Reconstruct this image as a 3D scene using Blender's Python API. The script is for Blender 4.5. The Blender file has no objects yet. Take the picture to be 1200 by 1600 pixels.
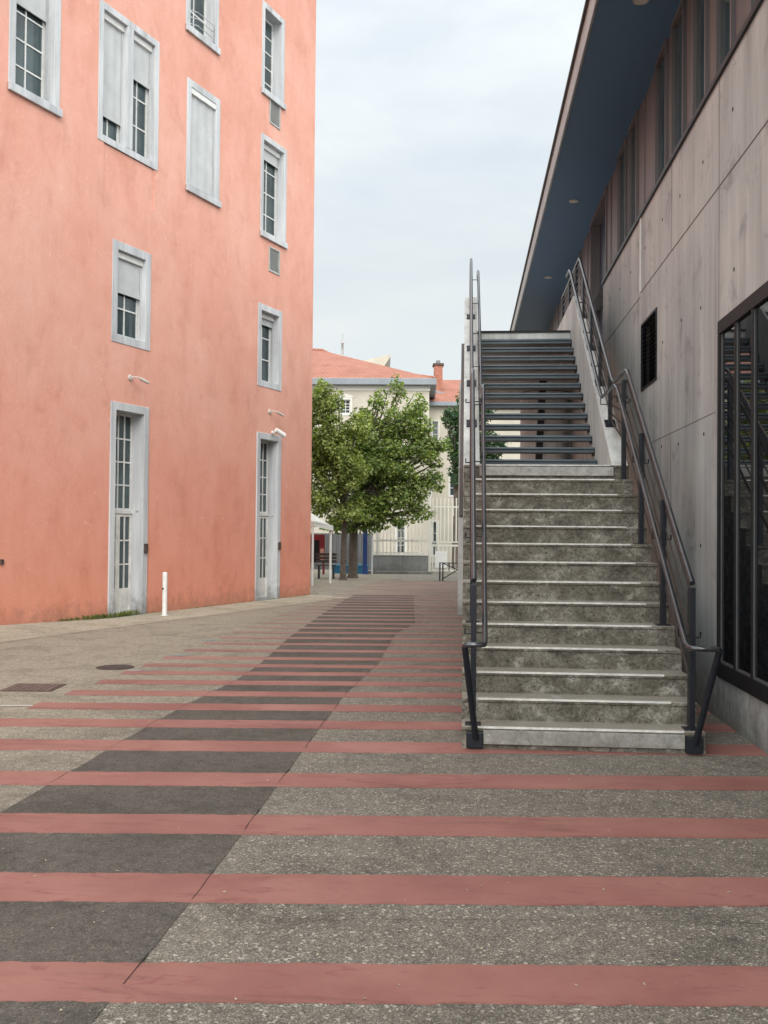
import bpy, math, random
from mathutils import Vector, Matrix
random.seed(7)
R = math.radians
sc = bpy.context.scene
COL = sc.collection
# ---------------------------------------------------------------- camera
F = 1570.0                      # focal length in pixels of the 1200 x 1600 photograph
H = 1.63                        # eye height
YAW = R(4.515)
cam = bpy.data.cameras.new('camera'); cam.sensor_fit = 'HORIZONTAL'; cam.sensor_width = 36
cam.lens = 36 * F / 1200; cam.clip_end = 2000; cam.clip_start = .05
camo = bpy.data.objects.new('camera', cam); COL.objects.link(camo); sc.camera = camo
RM = Matrix.Rotation(YAW, 3, 'Z') @ Matrix.Rotation(R(90 + 1.13), 3, 'X') @ Matrix.Rotation(.009, 3, 'Z')
camo.matrix_world = Matrix.Translation((0, 0, H)) @ RM.to_4x4()
sc.render.resolution_x = 768; sc.render.resolution_y = 1024
# ---------------------------------------------------------------- world and sun
SUN_EL, SUN_AZ = 36, 172        # azimuth clockwise from +Y: behind the camera
w = bpy.data.worlds.new('World'); sc.world = w; w.use_nodes = True
nt = w.node_tree; N = nt.nodes; L = nt.links
for n in list(N): N.remove(n)
out = N.new('ShaderNodeOutputWorld'); bg = N.new('ShaderNodeBackground'); L.new(bg.outputs[0], out.inputs[0])
sky = N.new('ShaderNodeTexSky'); sky.sky_type = 'NISHITA'; sky.sun_disc = False
sky.sun_elevation = R(SUN_EL); sky.sun_rotation = R(SUN_AZ); sky.dust_density = 3; sky.air_density = 1
tc = N.new('ShaderNodeTexCoord')
mp = N.new('ShaderNodeMapping'); mp.inputs['Scale'].default_value = (1.6, 1.6, 4.6); L.new(tc.outputs['Generated'], mp.inputs[0])
no = N.new('ShaderNodeTexNoise'); no.inputs['Scale'].default_value = 1.7; no.inputs['Detail'].default_value = 7; no.inputs['Roughness'].default_value = .55
no.inputs['Distortion'].default_value = .3
L.new(mp.outputs[0], no.inputs[0])
rp = N.new('ShaderNodeValToRGB'); rp.color_ramp.elements[0].position = .33; rp.color_ramp.elements[1].position = .66
rp.color_ramp.elements[0].color = (.68, .68, .68, 1); rp.color_ramp.elements[1].color = (1, 1, 1, 1)
L.new(no.outputs[0], rp.inputs[0])
# cloud deck brightness: brighter towards the sun's side
sd = Vector((math.sin(R(SUN_AZ)) * math.cos(R(SUN_EL)), math.cos(R(SUN_AZ)) * math.cos(R(SUN_EL)), math.sin(R(SUN_EL))))
dp = N.new('ShaderNodeVectorMath'); dp.operation = 'DOT_PRODUCT'; dp.inputs[1].default_value = Vector((0, -math.cos(R(38)), math.sin(R(38))))   # the haze glows on the sun's side
L.new(tc.outputs['Generated'], dp.inputs[0])
mr = N.new('ShaderNodeMapRange'); mr.inputs['From Min'].default_value = -.6; mr.inputs['From Max'].default_value = 1
mr.inputs['To Min'].default_value = 5.8; mr.inputs['To Max'].default_value = 21; L.new(dp.outputs['Value'], mr.inputs['Value'])
cc = N.new('ShaderNodeVectorMath'); cc.operation = 'SCALE'; cc.inputs[0].default_value = (.945, .99, .985)
L.new(mr.outputs[0], cc.inputs['Scale'])
mx = N.new('ShaderNodeMix'); mx.data_type = 'RGBA'
L.new(rp.outputs[0], mx.inputs['Factor']); L.new(sky.outputs[0], mx.inputs['A']); L.new(cc.outputs[0], mx.inputs['B'])
L.new(mx.outputs['Result'], bg.inputs[0]); bg.inputs[1].default_value = .115
sl = bpy.data.lights.new('sun', 'SUN'); sl.energy = 1.5; sl.angle = R(35); sl.color = (1, .95, .88)
so = bpy.data.objects.new('sun', sl); COL.objects.link(so)
so.rotation_euler = sd.to_track_quat('Z', 'Y').to_euler()
sc.view_settings.view_transform = 'Standard'; sc.view_settings.look = 'None'; sc.view_settings.exposure = 0.45; sc.view_settings.gamma = 1

# ---------------------------------------------------------------- helpers
def ray(px, py):
    return RM @ Vector(((px - 600) / F, -(py - 800) / F, -1))
def onground(px, py, h=0):
    d = ray(px, py); t = (h - H) / d.z
    return Vector((d.x * t, d.y * t, h))
def bgp(px, py, z):             # point in the frame turned with the view, at depth z
    yh = 830.9 + .009 * (px - 600)
    return ((px - 600) / F * z - .009 * (py - 830) / F * z * -1 * 0, z, H + (yh - py) * z / F)

class MB:
    def __init__(s): s.v = []; s.f = []; s.smooth = False
    def q(s, *p):
        b = len(s.v); s.v += [tuple(x) for x in p]; s.f.append(tuple(range(b, b + len(p)))); return s
    def box(s, x0, x1, y0, y1, z0, z1, M=None):
        b = len(s.v)
        for x, y, z in ((x0,y0,z0),(x1,y0,z0),(x1,y1,z0),(x0,y1,z0),(x0,y0,z1),(x1,y0,z1),(x1,y1,z1),(x0,y1,z1)):
            p = Vector((x, y, z))
            if M: p = M @ p
            s.v.append(tuple(p))
        for f in ((3,2,1,0),(4,5,6,7),(0,1,5,4),(1,2,6,5),(2,3,7,6),(3,0,4,7)): s.f.append(tuple(b + i for i in f))
        return s
    def prism(s, pts, axis, a, b_):   # polygon extruded along an axis ('x': pts are (y,z); 'z': pts are (x,y); 'y': (x,z))
        n = len(pts); b = len(s.v)
        for c in (a, b_):
            for p in pts:
                s.v.append({'x': (c, p[0], p[1]), 'y': (p[0], c, p[1]), 'z': (p[0], p[1], c)}[axis])
        s.f.append(tuple(b + i for i in range(n))[::-1]); s.f.append(tuple(b + n + i for i in range(n)))
        for i in range(n):
            j = (i + 1) % n; s.f.append((b + i, b + j, b + n + j, b + n + i))
        return s
    def bar(s, p, q, wd, ht, up=(0, 0, 1)):   # rectangular bar from p to q
        p = Vector(p); q = Vector(q); d = (q - p).normalized(); up = Vector(up)
        sx = d.cross(up)
        if sx.length < 1e-4: sx = Vector((1, 0, 0))
        sx.normalize(); uy = sx.cross(d).normalized(); b = len(s.v)
        for c in (p, q):
            for i, j in ((-1,-1),(1,-1),(1,1),(-1,1)): s.v.append(tuple(c + sx * i * wd / 2 + uy * j * ht / 2))
        for f in ((0,1,2,3),(7,6,5,4),(0,4,5,1),(1,5,6,2),(2,6,7,3),(3,7,4,0)): s.f.append(tuple(b + i for i in f))
        return s
    def tube(s, pts, r, n=10, cap=True):
        pts = [Vector(p) for p in pts]; s.smooth = True; rs = r if isinstance(r, (list, tuple)) else [r] * len(pts)
        b = len(s.v); ref = None
        for i, p in enumerate(pts):
            if i == 0: d = pts[1] - p
            elif i == len(pts) - 1: d = p - pts[i - 1]
            else: d = (pts[i + 1] - p).normalized() + (p - pts[i - 1]).normalized()
            d.normalize()
            if ref is None:
                ref = d.orthogonal().normalized()
            ref = (ref - d * ref.dot(d)).normalized(); o = d.cross(ref)
            for k in range(n):
                a = 2 * math.pi * k / n; s.v.append(tuple(p + (ref * math.cos(a) + o * math.sin(a)) * rs[i]))
        for i in range(len(pts) - 1):
            for k in range(n):
                k2 = (k + 1) % n; s.f.append((b + i * n + k, b + i * n + k2, b + (i + 1) * n + k2, b + (i + 1) * n + k))
        if cap:
            s.f.append(tuple(b + k for k in range(n))[::-1]); s.f.append(tuple(b + (len(pts) - 1) * n + k for k in range(n)))
        return s
    def sheet(s, x0, x1, z0, z1, holes, y=0.0, flip=False):   # facade with openings, in the xz plane
        xs = sorted({x0, x1, *[c for h in holes for c in h[:2] if x0 < c < x1]})
        zs = sorted({z0, z1, *[c for h in holes for c in h[2:4] if z0 < c < z1]})
        idx = {}
        def vi(x, z):
            if (x, z) not in idx: idx[(x, z)] = len(s.v); s.v.append((x, y, z))
            return idx[(x, z)]
        for i in range(len(xs) - 1):
            for j in range(len(zs) - 1):
                cx, cz = (xs[i] + xs[i+1]) / 2, (zs[j] + zs[j+1]) / 2
                if any(h[0] < cx < h[1] and h[2] < cz < h[3] for h in holes): continue
                f = (vi(xs[i], zs[j]), vi(xs[i+1], zs[j]), vi(xs[i+1], zs[j+1]), vi(xs[i], zs[j+1]))
                s.f.append(f[::-1] if flip else f)
        return s
    def build(s, name, m, parent=None, bevel=0, M=None, segs=2):
        me = bpy.data.meshes.new(name)
        vs = s.v if M is None else [tuple(M @ Vector(v)) for v in s.v]
        me.from_pydata(vs, [], s.f); me.materials.append(m)
        if s.smooth:
            me.polygons.foreach_set('use_smooth', [True] * len(me.polygons))
            me.set_sharp_from_angle(angle=R(40))
        me.update()
        o = bpy.data.objects.new(name, me); COL.objects.link(o)
        if parent: o.parent = parent
        if bevel:
            b = o.modifiers.new('bevel', 'BEVEL'); b.width = bevel; b.segments = segs; b.limit_method = 'ANGLE'
        return o
def tag(o, label, cat, group=None, kind=None):
    o['label'] = label; o['category'] = cat
    if group: o['group'] = group
    if kind: o['kind'] = kind
    return o
def thing(name, label, cat, loc=(0,0,0), rz=0, group=None):
    o = bpy.data.objects.new(name, None); COL.objects.link(o); o.location = loc; o.rotation_euler = (0, 0, rz)
    o.empty_display_size = .3
    return tag(o, label, cat, group)
def struct(o): o['kind'] = 'structure'; return o

# ---------------------------------------------------------------- materials
def mat(name):
    m = bpy.data.materials.new(name); m.use_nodes = True
    nt = m.node_tree; b = nt.nodes['Principled BSDF']
    return m, nt, b
def nnode(nt, t, **k):
    n = nt.nodes.new(t)
    for a, v in k.items():
        if a in n.inputs: n.inputs[a].default_value = v
        else: setattr(n, a, v)
    return n
def pos(nt, scale=(1,1,1)):
    g = nt.nodes.new('ShaderNodeNewGeometry'); m = nt.nodes.new('ShaderNodeMapping'); m.inputs['Scale'].default_value = scale
    nt.links.new(g.outputs['Position'], m.inputs[0]); return m.outputs[0]
def noise(nt, scale, detail=4, rough=.55, sc3=(1,1,1), dist=0):
    n = nnode(nt, 'ShaderNodeTexNoise', Scale=scale, Detail=detail, Roughness=rough, Distortion=dist)
    nt.links.new(pos(nt, sc3), n.inputs['Vector']); return n.outputs['Fac']
def ramp(nt, fac, stops):
    r = nt.nodes.new('ShaderNodeValToRGB'); e = r.color_ramp.elements
    while len(e) < len(stops): e.new(.5)
    for i, (p, c) in enumerate(stops):
        e[i].position = p; e[i].color = (c[0], c[1], c[2], 1) if not isinstance(c, (int, float)) else (c, c, c, 1)
    nt.links.new(fac, r.inputs[0]); return r.outputs[0]
def mix(nt, a, b, fac, mode='MIX'):
    m = nt.nodes.new('ShaderNodeMix'); m.data_type = 'RGBA'; m.blend_type = mode
    for k, v in (('Factor', fac), ('A', a), ('B', b)):
        s = [x for x in m.inputs if x.name == k and (x.type == 'RGBA' or (k == 'Factor' and x.type == 'VALUE'))][0]
        if hasattr(v, 'is_linked'): nt.links.new(v, s)
        elif isinstance(v, (int, float)): s.default_value = v
        else: s.default_value = (v[0], v[1], v[2], 1)
    return [x for x in m.outputs if x.type == 'RGBA'][0]
def bump(nt, b, fac, strength=.3, dist=.01):
    n = nnode(nt, 'ShaderNodeBump', Strength=strength, Distance=dist)
    nt.links.new(fac, n.inputs['Height']); nt.links.new(n.outputs[0], b.inputs['Normal'])
def math_(nt, op, a, b=None):
    n = nt.nodes.new('ShaderNodeMath'); n.operation = op
    for i, v in enumerate((a, b)):
        if v is None: continue
        if isinstance(v, (int, float)): n.inputs[i].default_value = v
        else: nt.links.new(v, n.inputs[i])
    return n.outputs[0]
def axis(nt, k):
    g = nt.nodes.new('ShaderNodeNewGeometry'); s = nt.nodes.new('ShaderNodeSeparateXYZ')
    nt.links.new(g.outputs['Position'], s.inputs[0]); return s.outputs[k]

def plain(name, col, rough=.6, metal=0, var=.12, sc=6, spec=.5, bmp=0):
    m, nt, b = mat(name)
    n = noise(nt, sc, 5)
    c = ramp(nt, n, [(.3, [x * (1 - var) for x in col]), (.7, [min(1, x * (1 + var)) for x in col])])
    nt.links.new(c, b.inputs['Base Color']); b.inputs['Roughness'].default_value = rough; b.inputs['Metallic'].default_value = metal
    b.inputs['Specular IOR Level'].default_value = spec
    if bmp: bump(nt, b, n, bmp, .01)
    return m

def m_asphalt(name, base, chip, beige=None, chipamt=.5, sc=75):
    m, nt, b = mat(name)
    v = nnode(nt, 'ShaderNodeTexVoronoi', Scale=sc); nt.links.new(pos(nt), v.inputs['Vector'])
    sep = nt.nodes.new('ShaderNodeSeparateColor'); nt.links.new(v.outputs['Color'], sep.inputs[0])
    big = noise(nt, .7, 6, .6); mid = noise(nt, 9, 5, .6); fine = noise(nt, 180, 3, .6)
    col = ramp(nt, big, [(.3, [x * .84 for x in base]), (.7, [x * 1.14 for x in base])])
    if beige:
        # the paving is an older pale batch left of the striped crossing
        x = axis(nt, 0); y = axis(nt, 1)
        d = math_(nt, 'ADD', math_(nt, 'MULTIPLY', x, -1), math_(nt, 'MULTIPLY', y, -.0))
        d = math_(nt, 'ADD', d, math_(nt, 'MULTIPLY', big, 2.2))
        f = nnode(nt, 'ShaderNodeMapRange'); f.inputs['From Min'].default_value = 1.9; f.inputs['From Max'].default_value = 5.4
        nt.links.new(d, f.inputs['Value'])
        col = mix(nt, col, beige, f.outputs[0])
    col = mix(nt, col, ramp(nt, mid, [(.3, .78), (.65, 1.12)]), .6, 'MULTIPLY')
    cm = ramp(nt, sep.outputs[0], [(.0, 0.0), (.62, 0.0), (.8, 1.0), (1.0, 1.0)])
    col = mix(nt, col, chip, math_(nt, 'MULTIPLY', cm, chipamt))
    dk = ramp(nt, sep.outputs[1], [(.0, 1.0), (.25, 1.0), (.42, 0.0), (1.0, 0.0)])
    col = mix(nt, col, [x * .38 for x in base], math_(nt, 'MULTIPLY', dk, .62))
    v2 = nnode(nt, 'ShaderNodeTexVoronoi', Scale=sc * .5); nt.links.new(pos(nt), v2.inputs['Vector']); s2 = nt.nodes.new('ShaderNodeSeparateColor'); nt.links.new(v2.outputs['Color'], s2.inputs[0])
    col = mix(nt, col, [min(1, x * 1.25) for x in chip], math_(nt, 'MULTIPLY', ramp(nt, s2.outputs[2], [(.0, 0.0), (.955, 0.0), (.965, 1.0), (1.0, 1.0)]), chipamt))
    gn = noise(nt, 14, 7, .75)
    col = mix(nt, col, ramp(nt, gn, [(.36, .62), (.52, 1.0)]), .7, 'MULTIPLY')
    st = noise(nt, 1.6, 8, .7, dist=.8)
    col = mix(nt, col, ramp(nt, st, [(.36, .66), (.52, 1.0)]), .75, 'MULTIPLY')
    nt.links.new(col, b.inputs['Base Color']); b.inputs['Roughness'].default_value = .9; b.inputs['Specular IOR Level'].default_value = .25
    hgt = math_(nt, 'ADD', v.outputs['Distance'], math_(nt, 'MULTIPLY', fine, .6))
    bump(nt, b, hgt, .55, .006)
    return m
M_GROUND = m_asphalt('old_asphalt', (.155, .139, .117), (.37, .34, .29), beige=(.31, .27, .205), chipamt=.7, sc=185)
M_BAND = m_asphalt('new_asphalt', (.100, .089, .077), (.20, .18, .16), chipamt=.4, sc=200)
M_CONPAVE = m_asphalt('apron_paving', (.40, .355, .275), (.48, .43, .35), chipamt=.3, sc=140)
def m_stripe():
    m, nt, b = mat('red_road_paint')
    big = noise(nt, .9, 6, .6); mid = noise(nt, 7, 6, .65, dist=.5); fine = noise(nt, 90, 3)
    col = ramp(nt, big, [(.3, (.185, .072, .062)), (.5, (.24, .105, .088)), (.72, (.30, .145, .120))])
    scr = noise(nt, 3.2, 7, .72, (1, 3.2, 1), 1.4)
    col = mix(nt, col, (.20, .075, .068), ramp(nt, scr, [(.37, .9), (.45, 0)]))
    wear = noise(nt, 26, 8, .75)
    y = axis(nt, 1)
    yy = nnode(nt, 'ShaderNodeMapRange'); yy.inputs['From Min'].default_value = 8; yy.inputs['From Max'].default_value = 17
    yy.inputs['To Min'].default_value = 0; yy.inputs['To Max'].default_value = .14; nt.links.new(y, yy.inputs['Value'])
    x = axis(nt, 0)
    xx = nnode(nt, 'ShaderNodeMapRange'); xx.inputs['From Min'].default_value = -1.4; xx.inputs['From Max'].default_value = -4
    xx.inputs['To Min'].default_value = 0; xx.inputs['To Max'].default_value = .08; nt.links.new(x, xx.inputs['Value'])
    wf = math_(nt, 'SUBTRACT', math_(nt, 'SUBTRACT', wear, yy.outputs[0]), xx.outputs[0])
    col = mix(nt, col, (.20, .17, .145), ramp(nt, wf, [(.27, 1), (.37, 0)]))
    mk = noise(nt, 1.1, 9, .8, (.35, 2.6, 1), .5)
    col = mix(nt, col, ramp(nt, mk, [(.34, .62), (.46, 1.0), (.66, 1.0), (.78, 1.25)]), .8, 'MULTIPLY')
    sp = noise(nt, 48, 6, .7); col = mix(nt, col, (.09, .05, .045), ramp(nt, sp, [(.27, .9), (.33, 0)])); col = mix(nt, col, (.5, .34, .30), ramp(nt, sp, [(.70, 0), (.76, .6)]))
    nt.links.new(col, b.inputs['Base Color']); b.inputs['Roughness'].default_value = .72; b.inputs['Specular IOR Level'].default_value = .35
    bump(nt, b, math_(nt, 'ADD', fine, mid), .25, .004)
    return m
M_STRIPE = m_stripe()
def m_pink():
    m, nt, b = mat('pink_render')
    big = noise(nt, .45, 7, .65, dist=.2); tr = noise(nt, 2.0, 10, .68, (1, 1, .7), .35); fine = noise(nt, 34, 8, .75)
    streak = noise(nt, 2.2, 5, .6, (1, 1, .22), .5)
    col = ramp(nt, big, [(.28, (.58, .275, .205)), (.5, (.625, .32, .25)), (.74, (.655, .37, .30))])
    h = axis(nt, 2)
    lo = nnode(nt, 'ShaderNodeMapRange'); lo.inputs['From Min'].default_value = .3; lo.inputs['From Max'].default_value = 5.0
    lo.inputs['To Min'].default_value = 1; lo.inputs['To Max'].default_value = 0
    nt.links.new(math_(nt, 'ADD', h, math_(nt, 'MULTIPLY', streak, 1.2)), lo.inputs['Value'])
    col = mix(nt, col, (.67, .235, .15), math_(nt, 'MULTIPLY', lo.outputs[0], .75))
    col = mix(nt, col, ramp(nt, tr, [(.3, (.78, .72, .69)), (.46, (1, 1, 1)), (.66, (1.06, 1.12, 1.15))]), .52, 'MULTIPLY')
    col = mix(nt, col, ramp(nt, streak, [(.3, (.84, .79, .77)), (.55, (1, 1, 1))]), .3, 'MULTIPLY')
    # pale scuffs
    sc_ = noise(nt, 4.5, 8, .7, dist=1.2)
    col = mix(nt, col, (.82, .52, .43), ramp(nt, sc_, [(.60, 0), (.76, .5)]))
    base = nnode(nt, 'ShaderNodeMapRange'); base.inputs['From Min'].default_value = .05; base.inputs['From Max'].default_value = .38
    base.inputs['To Min'].default_value = 1; base.inputs['To Max'].default_value = 0
    bn = noise(nt, 5, 7, .7)
    nt.links.new(math_(nt, 'SUBTRACT', h, math_(nt, 'MULTIPLY', math_(nt, 'SUBTRACT', bn, .5), 1.1)), base.inputs['Value'])
    col = mix(nt, col, (.30, .155, .105), math_(nt, 'MULTIPLY', base.outputs[0], .55))
    nt.links.new(col, b.inputs['Base Color']); b.inputs['Roughness'].default_value = .93; b.inputs['Specular IOR Level'].default_value = .15
    col = mix(nt, col, ramp(nt, fine, [(.3, .86), (.6, 1.05)]), .6, 'MULTIPLY'); nt.links.new(col, b.inputs['Base Color'])
    bump(nt, b, math_(nt, 'ADD', math_(nt, 'MULTIPLY', tr, 1.2), math_(nt, 'MULTIPLY', fine, .5)), .38, .03)
    return m
M_PINK = m_pink()
def m_concrete(name, base, vert=True, warm=(.36, .315, .285), grime=.5, spec=.3, sc=1.0):
    m, nt, b = mat(name)
    big = noise(nt, .55 * sc, 6, .6, dist=.4)
    st = noise(nt, 3.2 * sc, 6, .65, (1, 1, .09) if vert else (1, 1, 1), .15)
    st2 = noise(nt, 13 * sc, 4, .6, (1, 1, .05) if vert else (1, 1, 1))
    fine = noise(nt, 60, 5, .65)
    col = ramp(nt, big, [(.3, base), (.68, warm)])
    col = mix(nt, col, ramp(nt, st, [(.3, .62), (.52, 1.0), (.72, 1.2)]), .85, 'MULTIPLY')
    col = mix(nt, col, ramp(nt, st2, [(.3, .82), (.6, 1.07)]), .6, 'MULTIPLY')
    blot = noise(nt, 2.4 * sc, 8, .7, dist=1.0)
    col = mix(nt, col, ramp(nt, blot, [(.32, .55), (.45, 1.0)]), grime, 'MULTIPLY')
    sp = noise(nt, 38, 4, .5)
    col = mix(nt, col, ramp(nt, sp, [(.24, .6), (.31, 1.0)]), .7, 'MULTIPLY')
    h = axis(nt, 2); spl = nnode(nt, 'ShaderNodeMapRange'); spl.inputs['From Min'].default_value = .0; spl.inputs['From Max'].default_value = .42; spl.inputs['To Min'].default_value = 1; spl.inputs['To Max'].default_value = 0
    nt.links.new(math_(nt, 'SUBTRACT', h, math_(nt, 'MULTIPLY', math_(nt, 'SUBTRACT', noise(nt, 7, 8, .75), .5), 1.5)), spl.inputs['Value'])
    col = mix(nt, col, (.11, .10, .08), math_(nt, 'MULTIPLY', spl.outputs[0], .6))
    nt.links.new(col, b.inputs['Base Color']); b.inputs['Roughness'].default_value = .62; b.inputs['Specular IOR Level'].default_value = spec
    bump(nt, b, math_(nt, 'ADD', fine, math_(nt, 'MULTIPLY', st, 1.5)), .22, .006)
    return m
M_CONC = m_concrete('board_marked_concrete', (.315, .337, .340), warm=(.44, .447, .437), grime=.75)
M_CONC2 = m_concrete('stringer_concrete', (.44, .455, .45), warm=(.52, .53, .515), grime=.35)
def m_step():
    m, nt, b = mat('weathered_step_concrete')
    big = noise(nt, 1.6, 6, .65, dist=.5); blot = noise(nt, 5, 10, .8, (1, 1, 1.3), .35); pit = noise(nt, 42, 8, .8); fine = noise(nt, 120, 4, .6)
    col = ramp(nt, big, [(.3, (.105, .096, .076)), (.7, (.178, .164, .136))])
    col = mix(nt, col, (.36, .345, .305), ramp(nt, blot, [(.52, 0), (.64, .85)]))
    col = mix(nt, col, (.052, .046, .036), ramp(nt, blot, [(.36, .9), (.50, 0)]))
    col = mix(nt, col, (.03, .028, .022), ramp(nt, pit, [(.40, .85), (.47, 0)]))
    col = mix(nt, col, (.46, .45, .40), ramp(nt, pit, [(.58, 0), (.70, .6)]))
    # upward faces, the treads, are mixed to a paler tone
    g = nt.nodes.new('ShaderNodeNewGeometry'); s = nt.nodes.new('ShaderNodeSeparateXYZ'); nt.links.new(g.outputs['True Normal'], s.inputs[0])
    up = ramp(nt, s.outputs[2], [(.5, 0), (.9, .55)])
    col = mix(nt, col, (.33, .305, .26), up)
    nt.links.new(col, b.inputs['Base Color']); b.inputs['Roughness'].default_value = .85; b.inputs['Specular IOR Level'].default_value = .25
    bump(nt, b, math_(nt, 'ADD', math_(nt, 'MULTIPLY', pit, 1), math_(nt, 'MULTIPLY', fine, .4)), .6, .008)
    return m
M_STEP = m_step()
M_SURR = m_concrete('grey_painted_stone', (.42, .435, .455), vert=True, warm=(.50, .51, .525), grime=.2, spec=.2)
M_WHITE = plain('white_paint', (.66, .655, .64), .5, var=.08, sc=14)
M_SASH = plain('offwhite_sash_paint', (.60, .60, .585), .45, var=.1, sc=9)
M_DOORP = plain('worn_white_door_paint', (.62, .61, .585), .6, var=.2, sc=5)
M_BLIND = plain('grey_shutter_cloth', (.42, .43, .435), .7, var=.1, sc=3)
def m_shutter():
    m, nt, b = mat('slatted_roller_shutter')
    wv = nnode(nt, 'ShaderNodeTexWave', Scale=8.5); wv.wave_type = 'BANDS'; wv.bands_direction = 'Z'
    nt.links.new(pos(nt), wv.inputs['Vector'])
    n = noise(nt, 2.5, 5)
    col = mix(nt, ramp(nt, n, [(.3, (.37, .38, .38)), (.7, (.47, .48, .475))]), ramp(nt, wv.outputs['Fac'], [(.0, .8), (.2, 1)]), .5, 'MULTIPLY')
    nt.links.new(col, b.inputs['Base Color']); b.inputs['Roughness'].default_value = .6
    bump(nt, b, wv.outputs['Fac'], .3, .01); return m
M_SHUT = m_shutter()
def glass(name, col, rough=.03, spec=.9, wav=.02):
    m, nt, b = mat(name)
    n = noise(nt, 1.3, 3)
    c = ramp(nt, n, [(.35, [x * .6 for x in col]), (.65, [x * 1.3 for x in col])]); nt.links.new(c, b.inputs['Base Color'])
    b.inputs['Roughness'].default_value = rough; b.inputs['Specular IOR Level'].default_value = spec
    bump(nt, b, noise(nt, 1.1, 2), wav, .05)
    return m
M_GLASS = glass('old_window_glass', (.045, .065, .070), spec=.55)
M_DGLASS = glass('dark_curtain_glass', (.007, .009, .012), .015, .55, .006)
M_TGLASS = glass('tinted_upper_glass', (.035, .055, .060), .05, .7)
M_BLACK = plain('black_steel_paint', (.009, .011, .016), .42, .0, .2, 20, spec=.3)
M_MULL = plain('charcoal_aluminium', (.012, .0125, .014), .6, .0, .12, 8, spec=.25)
def m_rail():
    m, nt, b = mat('dark_glossy_rail'); n = noise(nt, 9, 4)
    nt.links.new(ramp(nt, n, [(.3, (.024, .026, .031)), (.7, (.05, .052, .058))]), b.inputs['Base Color'])
    b.inputs['Metallic'].default_value = .3; b.inputs['Specular IOR Level'].default_value = 1.0; b.inputs['Roughness'].default_value = .2; return m
M_RAIL = m_rail()
M_ROD = plain('brown_steel_bar', (.065, .052, .05), .45, .3, .15, 9)
M_TREAD = plain('blue_grey_steel_tread', (.062, .082, .098), .42, .2, .18, 4)
M_ALU = plain('aluminium_nosing', (.60, .59, .56), .5, .1, .25, 22)
M_PLATE = m_concrete('scuffed_metal_plate', (.29, .285, .265), vert=False, warm=(.40, .39, .37), grime=.8, sc=3)
def m_soffit():
    m, nt, b = mat('blue_black_soffit'); n = noise(nt, .5, 4, .5, (1, .3, 1)); f = noise(nt, 14, 4)
    c = mix(nt, ramp(nt, n, [(.3, (.075, .150, .255)), (.7, (.088, .174, .29))]), ramp(nt, f, [(.3, .9), (.7, 1.05)]), .6, 'MULTIPLY')
    nt.links.new(c, b.inputs['Base Color']); b.inputs['Roughness'].default_value = .55; b.inputs['Specular IOR Level'].default_value = .3; return m
M_SOFF = m_soffit()
M_FASC = plain('zinc_fascia', (.34, .325, .315), .45, .5, .18, 3)
def m_panel():
    m, nt, b = mat('brown_cladding_board'); n = noise(nt, 1.2, 5, .6, (1, 3, .2)); f = noise(nt, 30, 4, .5, (1, 1, .04))
    c = mix(nt, ramp(nt, n, [(.3, (.085, .077, .080)), (.7, (.150, .132, .13))]), ramp(nt, f, [(.3, .8), (.7, 1.1)]), .5, 'MULTIPLY')
    nt.links.new(c, b.inputs['Base Color']); b.inputs['Roughness'].default_value = .5; return m
M_PANEL = m_panel()
M_DOWN = plain('downlight_glass', (.42, .42, .40), .3)
def m_tile():
    m, nt, b = mat('clay_roof_tiles')
    br = nt.nodes.new('ShaderNodeTexBrick'); br.inputs['Scale'].default_value = 1; br.inputs['Brick Width'].default_value = .26; br.inputs['Row Height'].default_value = .20
    br.inputs['Mortar Size'].default_value = .022; br.inputs['Color1'].default_value = (.30, .125, .085, 1); br.inputs['Color2'].default_value = (.36, .15, .10, 1); br.inputs['Mortar'].default_value = (.22, .085, .06, 1)
    g = nt.nodes.new('ShaderNodeNewGeometry'); mp = nt.nodes.new('ShaderNodeMapping'); s = nt.nodes.new('ShaderNodeSeparateXYZ'); c = nt.nodes.new('ShaderNodeCombineXYZ')
    nt.links.new(g.outputs['Position'], s.inputs[0]); nt.links.new(s.outputs[0], c.inputs[0])
    nt.links.new(math_(nt, 'MULTIPLY', s.outputs[2], 1.8), c.inputs[1]); nt.links.new(c.outputs[0], br.inputs['Vector'])
    n = noise(nt, .9, 6, .6)
    col = mix(nt, br.outputs['Color'], ramp(nt, n, [(.3, .78), (.7, 1.12)]), .7, 'MULTIPLY')
    nt.links.new(col, b.inputs['Base Color']); b.inputs['Roughness'].default_value = .85; bump(nt, b, br.outputs['Fac'], -.4, .03); return m
M_TILE = m_tile()
M_CREAM = plain('cream_render', (.44, .41, .345), .9, var=.12, sc=.8, bmp=.1)
M_CREAM2 = plain('pale_cream_trim', (.56, .55, .51), .8, var=.06, sc=2)
M_ZINC = plain('blue_grey_gutter', (.19, .215, .24), .5, .2, .1, 2)
M_BRICK = plain('chimney_brick', (.30, .125, .085), .9, var=.3, sc=9, bmp=.3)
M_GREYWALL = plain('grey_sheet_wall', (.13, .135, .14), .6, var=.15, sc=1.2)
M_LOWWALL = m_concrete('low_grey_wall', (.20, .205, .20), vert=True, warm=(.26, .262, .255))
M_FENCE = plain('cream_steel_fence', (.60, .58, .52), .5, var=.06)
M_BLUE = plain('blue_paint', (.018, .055, .22), .45, var=.15)
M_TURQ = plain('turquoise_paint', (.03, .19, .34), .5, var=.15, sc=3)
M_RED = plain('deep_red_paint', (.20, .012, .02), .5, var=.2, sc=4)
M_PINKP = plain('faded_pink_paper', (.55, .28, .22), .8, var=.12, sc=6)
M_CANV = plain('white_canopy_cloth', (.62, .60, .55), .7, var=.08, sc=2)
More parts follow.
